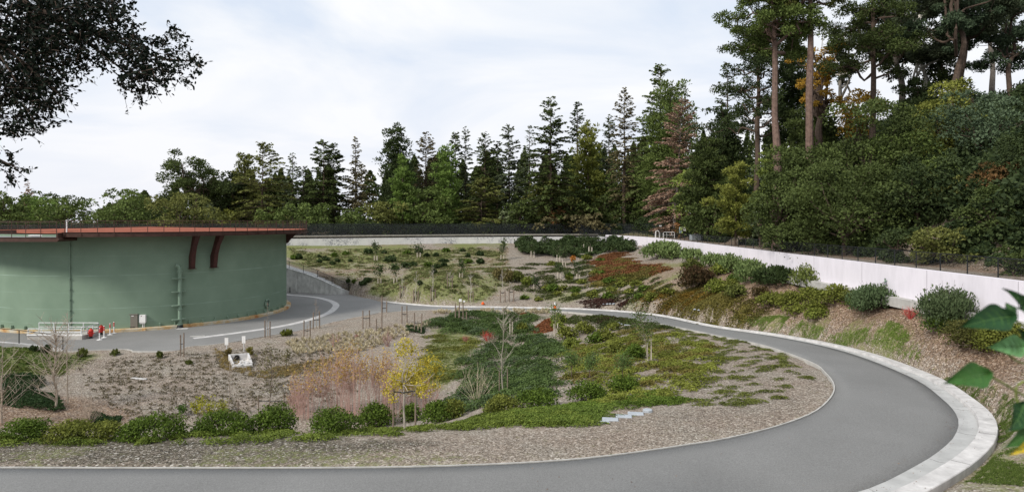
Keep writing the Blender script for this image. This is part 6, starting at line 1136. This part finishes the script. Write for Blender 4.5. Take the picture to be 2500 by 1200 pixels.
# ------------------------------------------------------------------ the near oak hanging in at top left
oy = 9.0; ob = (-10.5, 7.5); oz = allground(*ob); ok_ = empty('oak_tree', (ob[0], ob[1], oz), 'near oak bough with dark leathery leaves hanging in at top left', 'tree'); oo = np.array([ob[0], ob[1], oz])
ap = lambda px, py, Y: np.array(atY(px, py, Y)) - oo
m = MB(); hub = np.array([.6, .4, 6.2]); limb(m, (0, 0, -.3), hub, .42, .3, .02, 6, 10)
limbs = [[(-150, -60, 8.6), (100, 30, 9.0), (260, 90, 9.1), (380, 140, 9.2), (470, 150, 9.2)], [(-150, 60, 8.2), (20, 120, 8.6), (110, 200, 8.7), (150, 235, 8.7)], [(100, 30, 9.), (220, 110, 9.2), (320, 190, 9.3), (345, 240, 9.3)], [(-120, 300, 8.4), (-20, 380, 8.6), (40, 410, 8.7)], [(-150, -60, 8.6), (150, -30, 9.4), (290, 20, 9.6)], [(-150, 60, 8.2), (40, 200, 8.4), (40, 300, 8.4)]]
for lb in limbs:
    pts = [ap(*q_) for q_ in lb]
    if lb[0][0] < 0: pts = [hub] + pts
    m.tube(spline(pts, 14), list(np.linspace(.09 if lb[0][0] < 0 else .035, .008, 14)), 6)
blobs = [(40, 40, 110, 1.0), (130, 30, 90, 1.), (220, 30, 70, 1.), (280, 20, 45, .7), (45, 150, 95, 1.), (40, 240, 70, 1.), (105, 210, 55, .8), (95, 110, 60, .5), (165, 95, 55, .55), (240, 100, 55, .9), (300, 95, 45, .8), (330, 140, 52, .8), (375, 130, 40, .7), (415, 105, 30, .5), (440, 145, 30, .5), (470, 150, 18, .4), (360, 185, 42, .65), (400, 180, 28, .5), (310, 205, 34, .5), (335, 232, 18, .4), (200, 165, 30, .35), (160, 160, 32, .5), (15, 400, 28, .5), (38, 418, 18, .4), (20, 305, 26, .6), (115, 285, 26, .5), (60, 300, 34, .7), (150, 235, 20, .35), (255, 150, 28, .35), (430, 75, 14, .3), (450, 190, 14, .3)]
PP = []; DD = []; tw_ = MB()
for bx_, by_, br_, dn_ in blobs:
    nt_ = int(br_ * br_ * dn_ * .03) + 5
    for k in range(nt_):                        # twigs, each with a spray of leaves
        a_ = rng.random() * 6.28; rr = math.sqrt(rng.random()) * br_; Yd = oy + rng.normal(0, .35); c = ap(bx_ + rr * math.cos(a_), by_ + rr * math.sin(a_), Yd); dr = unit(np.array([[rng.normal(.25, .5), rng.normal(0, .5), rng.normal(-.15, .45)]]))[0]; ln = rng.uniform(.12, .26); tw_.tube([c, c + dr * ln], [.004, .002], 3, False)
        nl = rng.integers(6, 12); t = rng.random(nl); PP.append(c + dr * (t * ln)[:, None] + rng.normal(0, .022, (nl, 3))); DD.append(dr * .6 + rng.normal(0, .6, (nl, 3)))
    cc = ap(bx_, by_, oy)
P = np.vstack(PP); D = unit(np.vstack(DD)); n = len(P); Nn = rdir(n) + (0, -.2, .5); T_ = unit(np.cross(D, Nn)); U_ = np.cross(T_, D); s_ = rng.uniform(.04, .068, n)[:, None]
hx = [(-.5, 0, 0), (-.25, .22, .04), (.15, .26, .05), (.5, 0, -.03), (.15, -.26, .05), (-.25, -.22, .04)]
V = np.stack([P + D * s_ * a_ + T_ * s_ * b_ + U_ * s_ * c for a_, b_, c in hx], 1).reshape(-1, 3)
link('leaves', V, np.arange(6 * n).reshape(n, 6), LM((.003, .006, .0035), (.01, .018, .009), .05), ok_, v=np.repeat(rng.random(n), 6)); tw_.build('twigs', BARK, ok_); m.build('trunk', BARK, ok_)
# ------------------------------------------------------------------ ivy sprig in the near right
iv = empty('ivy_vine', (1.5, 1.0, allground(1.5, 1.0)), 'out-of-focus ivy sprig with broad green leaves at the right edge', 'vine'); io = np.array(iv.location)
ip = lambda px, py, Y: np.array(atY(px, py, Y)) - io
m = MB()
for pts in ([(2560, 990, 1.15), (2500, 965, 1.15), (2450, 935, 1.12), (2410, 915, 1.1)], [(2560, 830, 1.2), (2500, 795, 1.2), (2468, 775, 1.18)], [(2560, 900, 1.2), (2480, 880, 1.2), (2450, 850, 1.2)], [(2490, 1010, 1.15), (2480, 950, 1.15), (2500, 930, 1.15)], [(2560, 760, 1.2), (2500, 745, 1.2)]): m.tube(spline([ip(*q_) for q_ in pts], 8), .0018, 6)
m.tube([ip(2560, 760, 1.2), ip(2575, 900, 1.18), ip(2580, 1100, 1.1), (0.05, 0, 0)], .006, 6); m.build('stem', M('ivy_stem', (.16, .2, .04), .6), iv)
def ivyleaf(b_, tip, wd, Y, mat, roll=0., curl=.25):
    """pointed leaf with a rounded base from stalk point to tip"""
    B = ip(b_[0], b_[1], Y); Tt = ip(tip[0], tip[1], Y - .02); ax = Tt - B; Ln = np.linalg.norm(ax); ax /= Ln; vw = np.array([0, -1., .0]) * math.cos(roll) + np.array([0, 0, 1.]) * math.sin(roll); sd_ = np.cross(ax, vw); sd_ /= np.linalg.norm(sd_); nn = np.cross(sd_, ax); V = []; Fc = []; wm = wd * .8 / F * Y / 2; rows = 13; cl_ = 8
    for i in range(rows):
        u = i / (rows - 1); w = wm * (math.sin(min(u * 3.3, 1.57)) if u < .48 else 1) * (1 - max(0, u - .25) / .75) ** .85 * 1.15
        for j in range(cl_ + 1): s2 = j / cl_ * 2 - 1; V.append(B + ax * Ln * (u + (.08 * s2 * s2 * (u < .1) * -1)) + sd_ * w * s2 + nn * (curl * wm * (s2 * s2 - .3) + .12 * Ln * math.sin(u * 3.1) - .012 * Ln * (abs(s2) < .1)))
    for i in range(rows - 1):
        for j in range(cl_): k = i * (cl_ + 1) + j; Fc.append((k, k + 1, k + cl_ + 2, k + cl_ + 1))
    lf = link('leaf', V, Fc, mat, iv, smooth=True); V = np.array(V); vm = MB(); mid = lambda r_, c_: V[r_ * (cl_ + 1) + c_] - nn * .0008 * np.sign(nn[1] if abs(nn[1]) > .1 else 1) * -1
    for sg in (-1, 1):
        off = nn * .0007 * sg; vm.tube([V[r_ * (cl_ + 1) + cl_ // 2] + off for r_ in range(rows)], list(np.linspace(.0011, .0003, rows)), 4)
        for st_ in (1, 3, 5, 7):
            for sd2 in (-1, 1): vm.tube([V[st_ * (cl_ + 1) + 4] + off, V[(st_ + 1) * (cl_ + 1) + 4 + sd2 * 2] + off, V[(st_ + 2) * (cl_ + 1) + 4 + sd2 * 3] + off], [.0006, .0005, .0003], 3)
    vm.build('leaf_veins', M('ivy_vein', (.07, .15, .04), .5), lf)
def ivymat(c, c2): return M('ivy_' + str(c), c, .55, .35, 30, 0, 0, .2)
IV = ivymat((.035, .1, .02), 0); IVL = ivymat((.12, .26, .1), 0); IVD = ivymat((.015, .05, .015), 0); IVY = ivymat((.5, .35, .02), 0)
ivyleaf((2412, 912), (2302, 936), 88, 1.1, IV, .5); ivyleaf((2470, 772), (2340, 800), 95, 1.18, IVD, .5); ivyleaf((2456, 742), (2480, 778), 34, 1.2, IVD); ivyleaf((2510, 765), (2448, 703), 50, 1.2, IVD, .3); ivyleaf((2500, 845), (2408, 848), 74, 1.2, IVL, .3); ivyleaf((2515, 755), (2478, 750), 30, 1.2, IVL)
ivyleaf((2508, 860), (2485, 800), 60, 1.25, IVD, .2); ivyleaf((2500, 985), (2462, 1052), 80, 1.15, IVD, .2); ivyleaf((2512, 1050), (2450, 1092), 52, 1.15, IV, .3); ivyleaf((2520, 1075), (2462, 1110), 30, 1.14, IVY, .3)
print('objects', len(bpy.data.objects), 'polys', sum(len(m_.polygons) for m_ in bpy.data.meshes))
